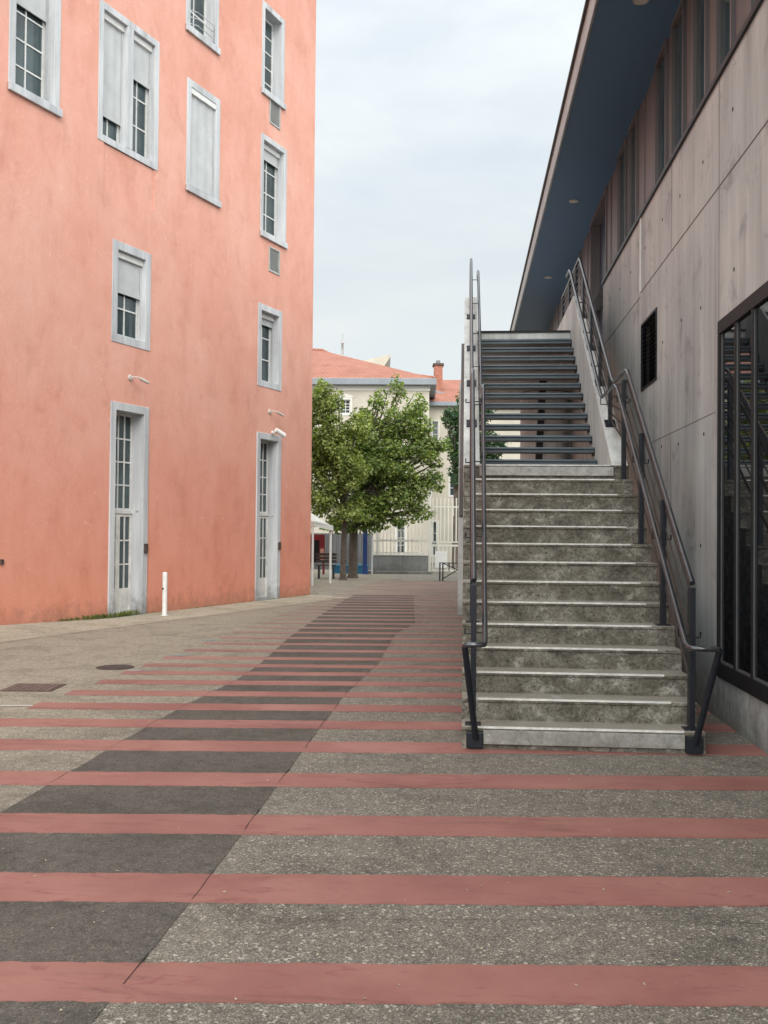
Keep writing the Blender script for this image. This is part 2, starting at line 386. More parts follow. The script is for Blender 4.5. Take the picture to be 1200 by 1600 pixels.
M_WOOD = plain('dark_bench_wood', (.045, .032, .026), .7, var=.3, sc=8)
M_IRON = plain('rusty_cast_iron', (.07, .046, .04), .75, .2, .3, 16, bmp=.4)
M_BARK = plain('grey_brown_bark', (.085, .068, .055), .9, var=.35, sc=9, bmp=.6)
M_DNAVY = plain('navy_door_paint', (.022, .038, .065), .4)
M_BEAD = plain('grey_bead', (.10, .10, .10), .5, spec=.3)
M_HOLE = plain('dark_interior', (.008, .008, .009), .9)
M_CABLE = plain('black_plastic', (.02, .02, .02), .5)
def m_leaf(name, a, b_, c):
    m, nt, b = mat(name)
    g = nt.nodes.new('ShaderNodeNewGeometry')
    col = ramp(nt, g.outputs['Random Per Island'], [(.05, a), (.5, b_), (.95, c)])
    n = noise(nt, 1.3, 4); col = mix(nt, col, ramp(nt, n, [(.35, .66), (.65, 1.25)]), .7, 'MULTIPLY')
    nt.links.new(col, b.inputs['Base Color']); b.inputs['Roughness'].default_value = .5
    tr = nt.nodes.new('ShaderNodeBsdfTranslucent'); nt.links.new(mix(nt, col, (1.25, 1.5, .6), 1, 'MULTIPLY'), tr.inputs[0])
    ms = nt.nodes.new('ShaderNodeMixShader'); ms.inputs[0].default_value = .45
    nt.links.new(b.outputs[0], ms.inputs[1]); nt.links.new(tr.outputs[0], ms.inputs[2])
    nt.links.new(ms.outputs[0], nt.nodes['Material Output'].inputs[0]); return m
M_LEAF = m_leaf('maple_leaves', (.09, .125, .03), (.21, .25, .065), (.40, .43, .16))
M_LEAF2 = m_leaf('fresh_green_leaves', (.075, .118, .030), (.165, .225, .055), (.34, .385, .13))
M_LEAFD = m_leaf('dark_green_leaves', (.022, .055, .022), (.036, .082, .032), (.06, .12, .045))
M_WEED = m_leaf('weed_leaves', (.07, .09, .02), (.13, .16, .04), (.22, .22, .08))

# ---------------------------------------------------------------- ground, dark asphalt band, painted stripes
g = MB(); g.q((-160, -60, 0), (160, -60, 0), (160, 220, 0), (-160, 220, 0))
struct(g.build('ground', M_GROUND))
Lp = [(-300, 1500), (0, 1271), (244, 1127), (329, 1082), (364, 1066), (405, 1039), (453, 995), (500, 962), (538, 938), (560, 925)]
Rp = [(110, 1640), (145, 1600), (300, 1408), (500, 1138), (538, 1087), (592, 1036), (614, 997), (619, 990), (649, 974), (646, 938), (650, 925)]
Lw = [onground(*p) for p in Lp]; Rw = [onground(*p) for p in Rp]
def jitter(poly, step=.13, amp=.005):
    o = []
    for a, b in zip(poly, poly[1:]):
        n = max(1, int((b - a).length / step))
        for i in range(n): o.append(a.lerp(b, i / n) + Vector((random.uniform(-amp, amp), random.uniform(-amp, amp) * .5, 0)))
    return o + [poly[-1]]
Lj = jitter(Lw); Rj = jitter(Rw)
Lj.insert(0, Vector((-2.9, -1, 0))); Rj.insert(0, Vector((-1.9, -1, 0)))
def xat(poly, y):
    for a, b in zip(poly, poly[1:]):
        if min(a.y, b.y) <= y <= max(a.y, b.y) and abs(b.y - a.y) > 1e-6:
            return a.x + (b.x - a.x) * (y - a.y) / (b.y - a.y)
    return poly[-1].x if y > poly[-1].y else poly[0].x
band = MB(); ys = [-1 + i * .12 for i in range(int(27 / .12))]
for a, b in zip(ys, ys[1:]):
    band.q((xat(Lj, a), a, .003), (xat(Rj, a), a, .003), (xat(Rj, b), b, .003), (xat(Lj, b), b, .003))
struct(band.build('asphalt_strip', M_BAND))
# stripes: they run square to the view, 4.5 degrees off the stair
fwd = Vector((-math.sin(YAW), math.cos(YAW), 0)); rgt = Vector((math.cos(YAW), math.sin(YAW), 0))
tilt = .006
deps = [(1.05, .33), (1.95, .34), (2.86, .33), (3.81, .31), (4.79, .36), (5.78, .36), (6.78, .35), (7.80, .36), (8.65, .33), (9.46, .33), (10.2, .30), (10.92, .29), (11.62, .27), (12.27, .26), (12.98, .26)]
d = 12.98
while d < 33: d += .82; deps.append((d, .25))
for zt, wd in deps:
    z1, z0 = zt, zt - wd
    lx = -3.23 + (zt - 9.3) * .122
    if zt < 8.2: lx = -6.5
    elif zt < 9: lx = -4.3
    dm = thing_u = 2.265
    # right end: at the concrete building's wall (x = 2.265)
    def P(xc, dep, z=.0065): return fwd * (dep + tilt * xc) + rgt * xc + Vector((0, 0, z))
    xr = (2.262 + math.sin(YAW) * z1) / math.cos(YAW)
    n = 170; s = MB(); e0 = []; e1 = []
    for i in range(n + 1):
        xc = lx + (xr - lx) * i / n
        e0.append(P(xc, z0 + random.uniform(-.007, .007))); e1.append(P(xc, z1 + random.uniform(-.007, .007)))
    for e in (e0, e1): e[-1].x = min(e[-1].x, 2.262)
    for i in range(n):
        s.q(e0[i], e0[i+1], e1[i+1], e1[i]); dn = Vector((0, 0, -.006)); s.q(e0[i] + dn, e0[i+1] + dn, e0[i+1], e0[i])
    struct(s.build('painted_stripe', M_STRIPE))
cr = MB()
for poly in (Lj, Rj):
    for a, b in zip(poly, poly[1:]):
        if a.y < 1 or a.y > 15: continue
        cam_dep = a.dot(fwd); 
        if not any(zt - wd < cam_dep < zt + .03 for zt, wd in deps): continue
        dd = (b - a).normalized(); nn = Vector((-dd.y, dd.x, 0)) * random.uniform(.0012, .0028); z = Vector((0, 0, .009))
        cr.q(a - nn + z, b - nn + z, b + nn + z, a + nn + z)
def crackline(pts, w_=.0025):
    for a, b in zip(pts, pts[1:]):
        n = max(2, int((b - a).length / .05)); pr = a
        for i in range(1, n + 1):
            c = a.lerp(b, i / n) + Vector((random.uniform(-.012, .012), random.uniform(-.012, .012), 0))
            dd = (c - pr).normalized(); nn = Vector((-dd.y, dd.x, 0)) * w_ * random.uniform(.4, 1); z = Vector((0, 0, .009)); z0_ = z
            cr.q(pr - nn + z, c - nn + z, c + nn + z, pr + nn + z); pr = c
crackline([onground(400, 1437), onground(640, 1441), onground(900, 1440), onground(1230, 1446)], .002)
crackline([onground(540, 1220), onground(640, 1232), onground(760, 1222)], .002)
struct(cr.build('pavement_crack', M_HOLE))

lt = MB()
for _ in range(80):
    px = random.uniform(0, 1200); py = random.uniform(1120, 1590); p = onground(px, py); a = random.uniform(0, 6.28); w_ = random.uniform(.003, .007); l_ = random.uniform(.005, .013)
    if p.x > 2.2 or (p.x > -.02 and 7.5 < p.y < 13): continue
    u = Vector((math.cos(a), math.sin(a), 0)); v = Vector((-u.y, u.x, 0)); z = Vector((0, 0, .0085))
    lt.q(p - u * l_ + z, p - v * w_ + z, p + u * l_ + z + Vector((0, 0, .003)), p + v * w_ + z)
tag(lt.build('litter', plain('pale_leaf_litter', (.34, .30, .21), .8, var=.5, sc=30)), 'tiny dry leaf scraps and grit scattered over the striped paving', 'litter', kind='stuff')
# ---------------------------------------------------------------- pink building (left)
WA = R(90) - (math.atan(690 / F) - math.atan(124 / F))   # direction of the facade
P0 = onground(170, 966)
dW = Vector((math.cos(WA), math.sin(WA), 0)); nW = Vector((-math.sin(WA), math.cos(WA), 0))
def onwall(px, py, dep=0):
    d = ray(px, py); o = Vector((0, 0, H)); p0 = P0 + nW * dep
    t = (p0 - o).dot(nW) / d.dot(nW); p = o + d * t
    return (p - P0).dot(dW), p.z
corner, _ = onwall(484.5, 930)
ORG = P0 + dW * corner      # building's origin: its visible corner at the ground
def wl(px, py): a, h = onwall(px, py); return a - corner, h
BLD = thing('pink_building', 'tall salmon pink rendered building with pale grey window surrounds', 'building', ORG, WA)
def rect(l, t, r, b, tr=None, br=None):  # outer surround from photo points (left x, top-left y, right x, bottom-left y)
    a0, h1 = wl(l, t); _, h0 = wl(l, b)
    a1, _ = wl(r, (tr or t)); 
    hs = [h1]; ls = [h0]
    if tr: hs.append(wl(r, tr)[1])
    if br: ls.append(wl(r, br)[1])
    return [a0, a1, sum(ls) / len(ls), sum(hs) / len(hs)]
wins = {
 'w1': rect(16.5, -110, 97, 143, None, 184.6),
 'w2': rect(155.5, -2, 249, 217.5, 66, 270),
 'w3': rect(292.5, 121, 344, 298, 156, 326),
 'w0': rect(293, -170, 344, 50, None, 87.5),
 'w4': rect(410, 2, 445, 146, 30, 173),
 'w5': rect(408, 208, 448, 369, 233, 389.6),
 'w6': rect(176, 373, 236, 533, 397, 550),
 'w7': rect(403.5, 471.7, 440.7, 602, 487.5, 612.5),
 'd1': rect(172.5, 626, 232, 966, 637.5, 960),
 'd2': rect(401, 674, 438.6, 942.5, 681.7, 939.6)}
for k in ('d1', 'd2'): wins[k][2] = 0.0
print({k: [round(x, 2) for x in v] for k, v in wins.items()})
vents = [rect(421, 151, 437.5, 192.5, 167, 203), rect(420, 383, 436.7, 424, 393.7, 430.4)]
rc = [*rect(162.5, 228, 241.5, 294, 270, 329)]; rc[3] = wins['w2'][2]
holes = [tuple(v) for v in wins.values()] + [tuple(v) for v in vents] + [tuple(rc)]
# the storeys above and nearer the camera, out of the photo: two more columns of windows
extra = []
for a in (-17.6, -21.0): 
    for z0, z1 in ((6.3, 8.4), (10.2, 12.4)): extra.append((a, a + 1.1, z0, z1))
holes += extra
TOP = 17.2; LEN = 24.0
wm = MB(); wm.sheet(-LEN, 0, 0, TOP, holes)
wm.q((0, 0, 0), (0, 11, 0), (0, 11, TOP), (0, 0, TOP)); wm.q((-LEN, 11, 0), (-LEN, 0, 0), (-LEN, 0, TOP), (-LEN, 11, TOP))
wm.q((0, 11, 0), (-LEN, 11, 0), (-LEN, 11, TOP), (0, 11, TOP))
# blind recess under the twin window: sides and back set 3 cm in
a0, a1, z0, z1 = rc; D = .022
wm.q((a0, D, z0), (a1, D, z0), (a1, D, z1), (a0, D, z1)); wm.q((a0, 0, z0), (a1, 0, z0), (a1, D, z0), (a0, D, z0))
wm.q((a0, 0, z0), (a0, D, z0), (a0, D, z1), (a0, 0, z1)); wm.q((a1, D, z0), (a1, 0, z0), (a1, 0, z1), (a1, D, z1)); wm.q((a0, 0, z1), (a0, D, z1), (a1, D, z1), (a1, 0, z1))
wm.build('wall', M_PINK, BLD)
rf = MB(); rf.box(-LEN - .5, .5, -.6, 11.6, TOP, TOP + .22); rf.build('cornice', M_SURR, BLD, .02)
rt = MB(); c0, c1 = (-LEN - .6, .6), (-.7, 11.7); zt = TOP + .22
rt.q((c0[0], c1[0], zt), (c0[1], c1[0], zt), (c0[1] - 5, 5.5, zt + 2.6), (c0[0] + 5, 5.5, zt + 2.6)); rt.q((c0[1], c1[1], zt), (c0[0], c1[1], zt), (c0[0] + 5, 5.5, zt + 2.6), (c0[1] - 5, 5.5, zt + 2.6))
rt.q((c0[1], c1[0], zt), (c0[1], c1[1], zt), (c0[1] - 5, 5.5, zt + 2.6)); rt.q((c0[0], c1[1], zt), (c0[0], c1[0], zt), (c0[0] + 5, 5.5, zt + 2.6))
rt.build('roof', M_TILE, BLD)
def ring(mb, a0, a1, z0, z1, b, y0, y1, bb=None, bt=None):
    bb = b if bb is None else bb; bt = b if bt is None else bt
    mb.box(a0, a0 + b, y0, y1, z0, z1); mb.box(a1 - b, a1, y0, y1, z0, z1)
    if bb: mb.box(a0 + b, a1 - b, y0, y1, z0, z0 + bb)
    if bt: mb.box(a0 + b, a1 - b, y0, y1, z1 - bt, z1)
def sash(par, a0, a1, z0, z1, y, cols, rows, m=M_SASH, fw=.05, mw=.028, gm=M_GLASS, name='sash', solid=0):
    s = MB(); ring(s, a0, a1, z0, z1, fw, y, y + .05)
    ia, ib, ja, jb = a0 + fw, a1 - fw, z0 + fw + solid, z1 - fw
    if solid: s.box(ia, ib, y + .012, y + .04, z0 + fw, z0 + fw + solid); s.box(ia + .05, ib - .05, y + .004, y + .0118, z0 + fw + .06, z0 + fw + solid - .07)
    for i in range(1, cols):
        x = ia + (ib - ia) * i / cols; s.box(x - mw / 2, x + mw / 2, y + .006, y + .044, ja, jb)
    for j in range(1, rows):
        z = ja + (jb - ja) * j / rows
        for i in range(cols):
            xa = ia + (ib - ia) * i / cols + (mw / 2 if i else 0); xb = ia + (ib - ia) * (i + 1) / cols - (mw / 2 if i < cols - 1 else 0)
            s.box(xa, xb, y + .008, y + .042, z - mw / 2, z + mw / 2)
    o = s.build(name, m, par)
    p = MB(); p.box(ia - .01, ib + .01, y + .024, y + .030, ja - .01, jb + .01); p.build('pane', gm, par)
def window(r, depth, shut=0, cols=2, rows=4, border=.14, sill=True, blind=M_BLIND, mull=False, bt=None, label=None):
    a0, a1, z0, z1 = r
    s = MB(); ring(s, a0, a1, z0, z1, border, -.012, depth + .12, bb=(border * .7 if sill else border), bt=bt or border)
    if mull:
        x = (a0 + a1) / 2; s.box(x - .09, x + .09, -.015, depth + .06, z0 + border, z1 - border)
    o = s.build('window', M_SURR, BLD, .008)
    if label: o['label'] = label
    if sill:
        sl_ = MB(); sl_.box(a0 - .02, a1 + .02, -.06, -.0125, z0 - .01, z0 + .13); sl_.build('sill', M_SURR, o, .01)
    spans = [(a0 + border, a1 - border)] if not mull else [(a0 + border, (a0 + a1) / 2 - .09), ((a0 + a1) / 2 + .09, a1 - border)]
    sh = shut if isinstance(shut, (list, tuple)) else [shut] * len(spans)
    for (x0, x1), k in zip(spans, sh):
        zz0, zz1 = z0 + (border * .7 if sill else border), z1 - border if bt is None else z1 - bt
        sash(o, x0 + .002, x1 - .002, zz0 + .003, zz1 - .003, depth, cols, rows)
        if k:
            hb = MB(); hb.box(x0 + .004, x1 - .004, depth - .10, depth - .004, zz1 - .12, zz1 - .002); hb.build('shutter_box', M_SASH, o, .01)
            zb = zz1 - .12 - (zz1 - .12 - zz0) * k
            b = MB(); n = 14; xs = [x0 + .01 + (x1 - x0 - .02) * i / n for i in range(n + 1)]
            for i in range(n):
                ya = depth - .045 + .006 * math.sin(i * 1.3) * k; yb = depth - .045 + .006 * math.sin((i + 1) * 1.3) * k
                b.q((xs[i], ya, zb), (xs[i+1], yb, zb), (xs[i+1], yb, zz1 - .12), (xs[i], ya, zz1 - .12))
            b.box(x0 + .01, x1 - .01, depth - .055, depth - .03, zb - .03, zb)
            b.build('roller_shutter', blind, o)
            for g0 in (x1 - .036, x0 + .004): MB().box(g0, g0 + .03, depth - .06, depth - .056, zz0, zz1 - .125).build('shutter_guide', M_SURR, o)
    return o
window(wins['w1'], .20, .32, 2, 5, .15)
window(wins['w2'], .16, [.80, .32], 2, 4, .13, sill=False, mull=True, label='twin window with the left roller shutter nearly closed')
window(wins['w3'], .10, .94, 2, 4, .15, label='window with its roller shutter fully down')
w0 = window(wins['w0'], .22, .0, 2, 5, .15)
window(wins['w4'], .24, 0, 2, 5, .13)
window(wins['w5'], .20, .10, 2, 4, .13)
window(wins['w6'], .16, .42, 2, 3, .16, sill=False)
window(wins['w7'], .22, .08, 2, 3, .15, sill=False)
for e in extra: window(e, .2, .3, 2, 4, .15)
# small wire window guard on the cropped top window
a0, a1, z0, z1 = wins['w0']; gmb = MB()
for k in range(3):
    zz = z0 + .2 + k * .14; gmb.tube([(a0 + .12, .02, zz), (a0 + .3, -.09, zz), (a1 - .3, -.09, zz), (a1 - .12, .02, zz)], .009, 6)
gmb.build('guard_rail', M_SURR, w0)
def door(r, depth, tr_z):
    a0, a1, z0, z1 = r; b = .15
    s = MB(); ring(s, a0, a1, z0, z1, b, -.025, depth + .12, bb=0)
    o = s.build('door', M_SURR, BLD, .008)
    st = MB(); st.box(a0 + b, a1 - b, -.02, depth + .1, 0, .03); st.build('threshold', M_SURR, o)
    x0, x1 = a0 + b + .003, a1 - b - .003; xm = (x0 + x1) / 2; zt = z1 - b - .003
    MB().box(x0, x1, depth - .03, depth + .06, tr_z + .003, tr_z + .058).build('transom_bar', M_SASH, o)
    sash(o, x0, x1, tr_z + .06, zt, depth, 4, 4, fw=.045, name='transom_window')
    sash(o, x0, xm - .002, .035, tr_z, depth - .01, 2, 3, m=M_DOORP, fw=.055, name='door_leaf', solid=.42)
    sash(o, xm + .002, x1, .035, tr_z, depth - .01, 2, 3, m=M_DOORP, fw=.055, name='door_leaf', solid=.42)
    kb = MB(); kb.box(a1 - b + .03, a1 - .03, -.065, -.026, 1.18, 1.36); kb.build('intercom_box', M_IRON, o, .005)
    bt = MB(); bt.tube([(a1 - b - .001, depth * .45, 2.0), (a1 - b - .03, depth * .45, 2.0)], .022, 10); bt.build('door_stop', M_SURR, o)
door(wins['d1'], .25, 1.93); door(wins['d2'], .25, 1.98)
for v in vents:
    a0, a1, z0, z1 = v; s = MB(); ring(s, a0, a1, z0, z1, .035, -.02, .08)
    n = 14
    for k in range(n):
        z = z0 + .035 + (z1 - z0 - .07) * (k + .5) / n; s.box(a0 + .035, a1 - .035, .0, .02, z - .008, z + .008, None)
    o = s.build('vent_grille', M_MULL if False else plain('grey_vent_metal', (.33, .33, .32), .5), BLD)
    MB().box(a0 + .035, a1 - .035, .05, .06, z0 + .035, z1 - .035).build('vent_backing', M_HOLE, o)
M_LAMP = plain('faded_white_plastic', (.46, .42, .38), .5)
# wall lamps and security camera
MW = Matrix.Translation(ORG) @ Matrix.Rotation(WA, 4, 'Z')
def wall_lamp(px, py, label):
    a, h = wl(px, py); p = MW @ Vector((a, 0, h))
    t = thing('wall_lamp', label, 'lamp', p, WA, 'small spotlights on the pink wall')
    MB().tube([(0, -.001, 0), (0, -.035, 0)], [.06, .05], 14).build('mounting_plate', M_LAMP, t)
    MB().tube([(0, -.03, 0), (.03, -.12, .01), (.10, -.2, -.02)], .012, 8).build('arm', M_LAMP, t)
    MB().tube([(.07, -.17, -.005), (.12, -.18, -.03), (.28, -.22, -.075)], [.022, .034, .028], 12).build('lamp_head', M_LAMP, t)
wall_lamp(203, 590, 'small white spotlight on the pink wall above the nearer tall door')
wall_lamp(421, 643, 'small white spotlight on the pink wall above the security camera of the farther door')
a, h = wl(424, 676); p = MW @ Vector((a, 0, h))
t = thing('security_camera', 'white bullet security camera at the top of the farther door surround', 'camera', p, WA)
MB().tube([(0, -.026, 0), (0, -.06, 0)], .045, 12).build('mounting_plate', M_WHITE, t)
MB().tube([(0, -.05, 0), (.05, -.16, .0)], .018, 8).build('arm', M_WHITE, t)
MB().tube([(-.03, -.14, .06), (.20, -.24, -.06)], [.055, .06], 14).build('housing', M_WHITE, t)
MB().tube([(.2005, -.2402, -.0602), (.208, -.2435, -.064)], .045, 14).build('lens', M_CABLE, t)
a, h = wl(2, 878); s = MB().box(-.03, .03, -.03, -.002, -.04, .04); o = s.build('wall_hook', M_IRON); o.matrix_world = MW @ Matrix.Translation((a, 0, h)); tag(o, 'tiny rusty fixing on the pink wall at the left edge', 'wall hook')
# apron along the foot of the wall: rises a little towards the near end
ap = MB(); n = 40
da = wl(170, 966)[0]
def hh(a): return max(0, min(.10, (da - a) * .030))
for i in range(n):
    a0 = -LEN + (LEN) * i / n; a1 = -LEN + LEN * (i + 1) / n
    f = lambda a, y, z: tuple(MW @ Vector((a, y, z)))
    ap.q(f(a0, -1.25, .004), f(a1, -1.25, .004), f(a1, 0, .006 + hh(a1)), f(a0, 0, .006 + hh(a0)))
struct(ap.build('pavement', M_CONPAVE))
# weeds along the foot of the wall
wd = MB()
for (cx, n, sp, hgt) in ((-8.15, 260, .28, .085), (-7.65, 40, .08, .1), (-7.35, 120, .14, .11), (-6.8, 20, .2, .05), (-8.9, 80, .3, .05), (-5.0, 20, .4, .03), (-3.5, 40, 1.0, .035), (-1.2, 30, .8, .035)):
    for k in range(n):
        a = cx + random.gauss(0, sp); y = -abs(random.gauss(0, .04)) - .01; z = .006 + hh(a); hg = hgt * random.uniform(.4, 1.2)
        an = random.uniform(0, 6.28); r = random.uniform(.01, .03); w_ = .009
        p = MW @ Vector((a, y, z)); q = p + Vector((math.cos(an) * r * 1.6, math.sin(an) * r * 1.6, hg)); sd_ = Vector((-math.sin(an), math.cos(an), 0)) * w_
        m_ = p.lerp(q, .55) + Vector((0, 0, .01))
        wd.q(p - sd_ * .4, m_ - sd_, q, m_ + sd_)
tag(wd.build('weeds', M_WEED), 'low green weeds growing along the foot of the pink wall', 'weeds', kind='stuff')
# bollard, covers
p = onground(257, 962); t = thing('bollard', 'slim white bollard beside the pink wall', 'bollard', p, WA)
s = MB(); s.tube([(0, 0, 0), (0, 0, .81), (0, 0, .825)], [.047, .047, .03], 18); s.build('post', M_WHITE, t)
MB().box(-.075, -.046, -.012, .012, .50, .53).build('reflector', M_CABLE, t)
MB().tube([(0, 0, 0.0), (0, 0, .012)], .075, 18).build('base_plate', M_WHITE, t)
c = [onground(38, 1066), onground(98, 1066), onground(68, 1084), onground(5, 1084)]
ctr = sum(c, Vector()) / 4; t = thing('drain_grate', 'rusty rectangular drain cover set in the pale asphalt', 'drain cover', ctr, YAW)
s = MB(); ring(s, -.24, .24, -.22, .22, .03, 0, 0) if False else None
s = MB(); s.box(-.26, .26, -.25, .25, -.02, .006); s.build('frame', M_IRON, t)
s = MB()
for i in range(8):
    for j in range(8): s.box(-.225 + j * .058, -.185 + j * .058, -.22 + i * .056, -.185 + i * .056, .0062, .012)
s.build('raised_pattern', plain('worn_iron', (.125, .085, .072), .7, var=.3, sc=20), t)
ctr = onground(180, 1043); t = thing('manhole_cover', 'dark round manhole cover in the pale asphalt', 'manhole cover', ctr, 0)
MB().tube([(0, 0, -.02), (0, 0, .007)], .22, 28).build('frame', M_IRON, t); MB().tube([(0, 0, .0), (0, 0, .010)], .19, 28).build('lid', M_CABLE, t)
# faint blue and white chalk marks on the pale paving
cm = MB()
for px, py, n in ((270, 1024, 3), (318, 1000, 3), (208, 1048, 3)):
    for k in range(n):
        a = onground(px + k * 5 - 6, py + (k % 2) * 2); q = a + Vector((.22, .05 * (k - 1), 0)); w_ = Vector((0, .018, 0)); z = Vector((0, 0, .005))
        cm.q(a - w_ + z, q - w_ + z, q + w_ + z, a + w_ + z)
struct(cm.build('chalk_mark', plain('faded_blue_chalk', (.20, .27, .31), .9, var=.3, sc=30)))
wl_ = MB(); a = onground(-60, 1103, .005); b = onground(90, 1103, .005); wl_.q(a, b, b + Vector((0, .05, 0)), a + Vector((0, .05, 0))); 
struct(wl_.build('painted_line', plain('worn_white_line', (.42, .41, .38), .9, var=.25, sc=40)))

# ---------------------------------------------------------------- concrete building (right)
UW = 2.27; CB = thing('concrete_building', 'long fair-faced concrete building with a dark overhanging roof and glazing', 'building', (UW, 0, 0), 0)
# local: x = into the building, y along, z up.  The facade is x = 0, seen from -x
gz0, gz1, gh0, gh1 = 4.6, 9.14, .40, 3.51     # glass wall (y range, heights)
lv = (12.06, 13.1, 3.46, 4.32)
SILL = 5.73; Y0, Y1 = -4.0, 30.0
cw = MB(); cw.sheet(Y0, Y1, 0, SILL, [(gz0, gz1, gh0, gh1), lv, (16.7, 18.7, 4.83, SILL)])
T = Matrix(((0, 1, 0, 0), (1, 0, 0, 0), (0, 0, 1, 0), (0, 0, 0, 1)))   # (x along, y depth) -> (depth, along)
TJ = T
cw.f = [f[::-1] for f in cw.f]
for f in (((Y1, 0, 0), (Y1, 12, 0), (Y1, 12, SILL), (Y1, 0, SILL)), ((Y0, 12, 0), (Y0, 0, 0), (Y0, 0, SILL), (Y0, 12, SILL)), ((Y0, 12, 0), (Y1, 12, 0), (Y1, 12, 7.3), (Y0, 12, 7.3))): cw.q(*f)
for (a, b, c, d_), dp_ in (((gz0, gz1, gh0, gh1), .22), (lv, .2), ((16.7, 18.7, 4.83, SILL), .25)):
    cw.q((a, 0, c), (b, 0, c), (b, dp_, c), (a, dp_, c)); cw.q((a, 0, d_), (b, 0, d_), (b, dp_, d_), (a, dp_, d_))
    cw.q((a, 0, c), (a, 0, d_), (a, dp_, d_), (a, dp_, c)); cw.q((b, 0, c), (b, 0, d_), (b, dp_, d_), (b, dp_, c))
WALLC = cw.build('wall', M_CONC, CB, M=T)
# formwork joints (thin dark grooves) and tie holes
jt = MB()
def groove(y0, y1, z0, z1): jt.box(-.002, .004, y0, y1, z0, z1)
groove(Y0, 13.19, 4.75, 4.765); groove(13.21, Y1, 4.70, 4.715)
for y, a, b in ((9.17, gh1, 4.75), (7.15, gh1, SILL), (11.25, 0, 2.7), (15.4, 0, 4.7), (5.1, gh1, SILL), (11.25, 4.765, SILL), (9.17, 4.765, SILL), (17.5, 0, 4.7)): groove(y, y + .005, a, b)
groove(9.3, 13.19, 2.74, 2.746)
jt.build('formwork_joint', plain('dark_joint', (.10, .09, .085), .9), CB)
th = MB()
for y in (7.6, 8.7, 9.8, 10.8, 11.8, 12.8, 14.0, 15.0, 6.4, 5.4):
    for z in (3.85, 5.25, 1.5, 2.6):
        if gz0 - .1 < y < gz1 + .1 and gh0 < z < gh1 + .1: continue
        if lv[0] - .1 < y < lv[1] + .1 and lv[2] - .1 < z < lv[3] + .1: continue
        yy = y + random.uniform(-.08, .08); zz = z + random.uniform(-.05, .05); MB().tube([(-.0025, yy, zz), (.01, yy, zz)], .019, 10).build('tie_hole', M_HOLE, CB)
ss = MB(); ss.box(-.014, -.001, 13.165, 13.20, 4.765, 5.73); ss.build('cover_strip', M_WHITE, CB)
# glass wall
fr = MB(); q = MB()
fw = .075
def bx(mb, x0, x1, y0, y1, z0, z1): mb.box(x0, x1, y0, y1, z0, z1)
bx(fr, -.022, .12, gz0, gz1, gh1 - .10, gh1 + .02); bx(fr, -.022, .12, gz0, gz1, gh0 - .02, gh0 + .11)
bx(fr, -.022, .12, gz1 - .06, gz1, gh0 + .11, gh1 - .10); bx(fr, -.022, .12, gz0, gz0 + .06, gh0 + .11, gh1 - .10)
frame = fr.build('glass_wall_frame', M_MULL, CB, .004)
ysm = [gz1 - .06 - .5 * k for k in range(1, 9)]
for y in ysm: MB().box(-.018, .10, y - .022, y + .022, gh0 + .11, gh1 - .10).build('mullion', M_MULL, frame, .004)
edges = [gz1 - .06] + ysm + [gz0 + .06]
for a, b in zip(edges, edges[1:]):
    if a - b < .1: continue
    MB().box(.004, .014, b + .022, a - .022, gh0 + .11, gh1 - .10).build('glass_pane', M_DGLASS, frame)
    bd = MB(); bd.box(-.008, .003, b + .022, a - .022, gh0 + .11, gh0 + .128); bd.box(-.008, .003, a - .027, a - .0225, gh0 + .129, gh1 - .101); bd.build('glazing_bead', M_BEAD, frame)
# louvre
lo = MB(); a, b, c, d_ = lv
lo.box(-.012, .05, a, b, c, c + .03); lo.box(-.012, .05, a, b, d_ - .03, d_); lo.box(-.012, .05, a, a + .03, c + .03, d_ - .03); lo.box(-.012, .05, b - .03, b, c + .03, d_ - .03)
LOU = lo.build('louvre', M_BLACK, CB)
n = 15; lm = MB()
for k in range(n):
    z = c + .03 + (d_ - c - .06) * (k + .5) / n
    lm.q((-.005, a + .03, z - .022), (-.005, b - .03, z - .022), (.045, b - .03, z + .016), (.045, a + .03, z + .016))
    lm.q((-.005, a + .03, z - .026), (-.005, b - .03, z - .026), (-.005, b - .03, z - .0221), (-.005, a + .03, z - .0221))
lm.build('louvre_blade', M_MULL, LOU); MB().box(.10, .11, a, b, c, d_).build('louvre_backing', M_HOLE, LOU)
# sill flashing and window band
SOF = 7.36
fl = MB(); fl.box(-.03, .06, Y0, 16.7, SILL, SILL + .05); fl.box(-.03, .06, 18.7, Y1, SILL, SILL + .05); fl.build('sill_flashing', M_BLACK, CB)
glz = [(14.62, 15.38), (13.7, 14.35), (11.72, 12.38), (10.8, 11.42), (9.8, 10.38), (8.86, 9.42), (7.7, 8.3), (6.4, 7.1), (5.4, 6.1), (3.6, 4.4), (2.4, 3.2), (.6, 1.4)]
zb, zt = SILL + .05, SOF
cur = 16.7; panels = []
for a, b in sorted(glz, reverse=True):
    panels.append((b, cur)); cur = a
panels.append((Y0, cur))
for a, b in panels:
    p_ = MB(); yy = a; k = max(1, round((b - a) / .42)); wdt = (b - a) / k
    for i in range(k): p_.box(.055 + (i % 2) * .012, .12, a + i * wdt + .006, a + (i + 1) * wdt - .006, zb, zt)
    p_.build('cladding_panel', M_PANEL, CB)
for a, b in glz:
    s = MB(); s.box(.02, .11, a, a + .045, zb, zt); s.box(.02, .11, b - .045, b, zb, zt); s.box(.02, .11, a + .045, b - .045, zb, zb + .045); s.box(.02, .11, a + .045, b - .045, zt - .05, zt)
    o = s.build('window', M_PANEL, CB); MB().box(.06, .07, a + .045, b - .045, zb + .045, zt - .05).build('pane', M_TGLASS, o)
p_ = MB(); yy = 18.7
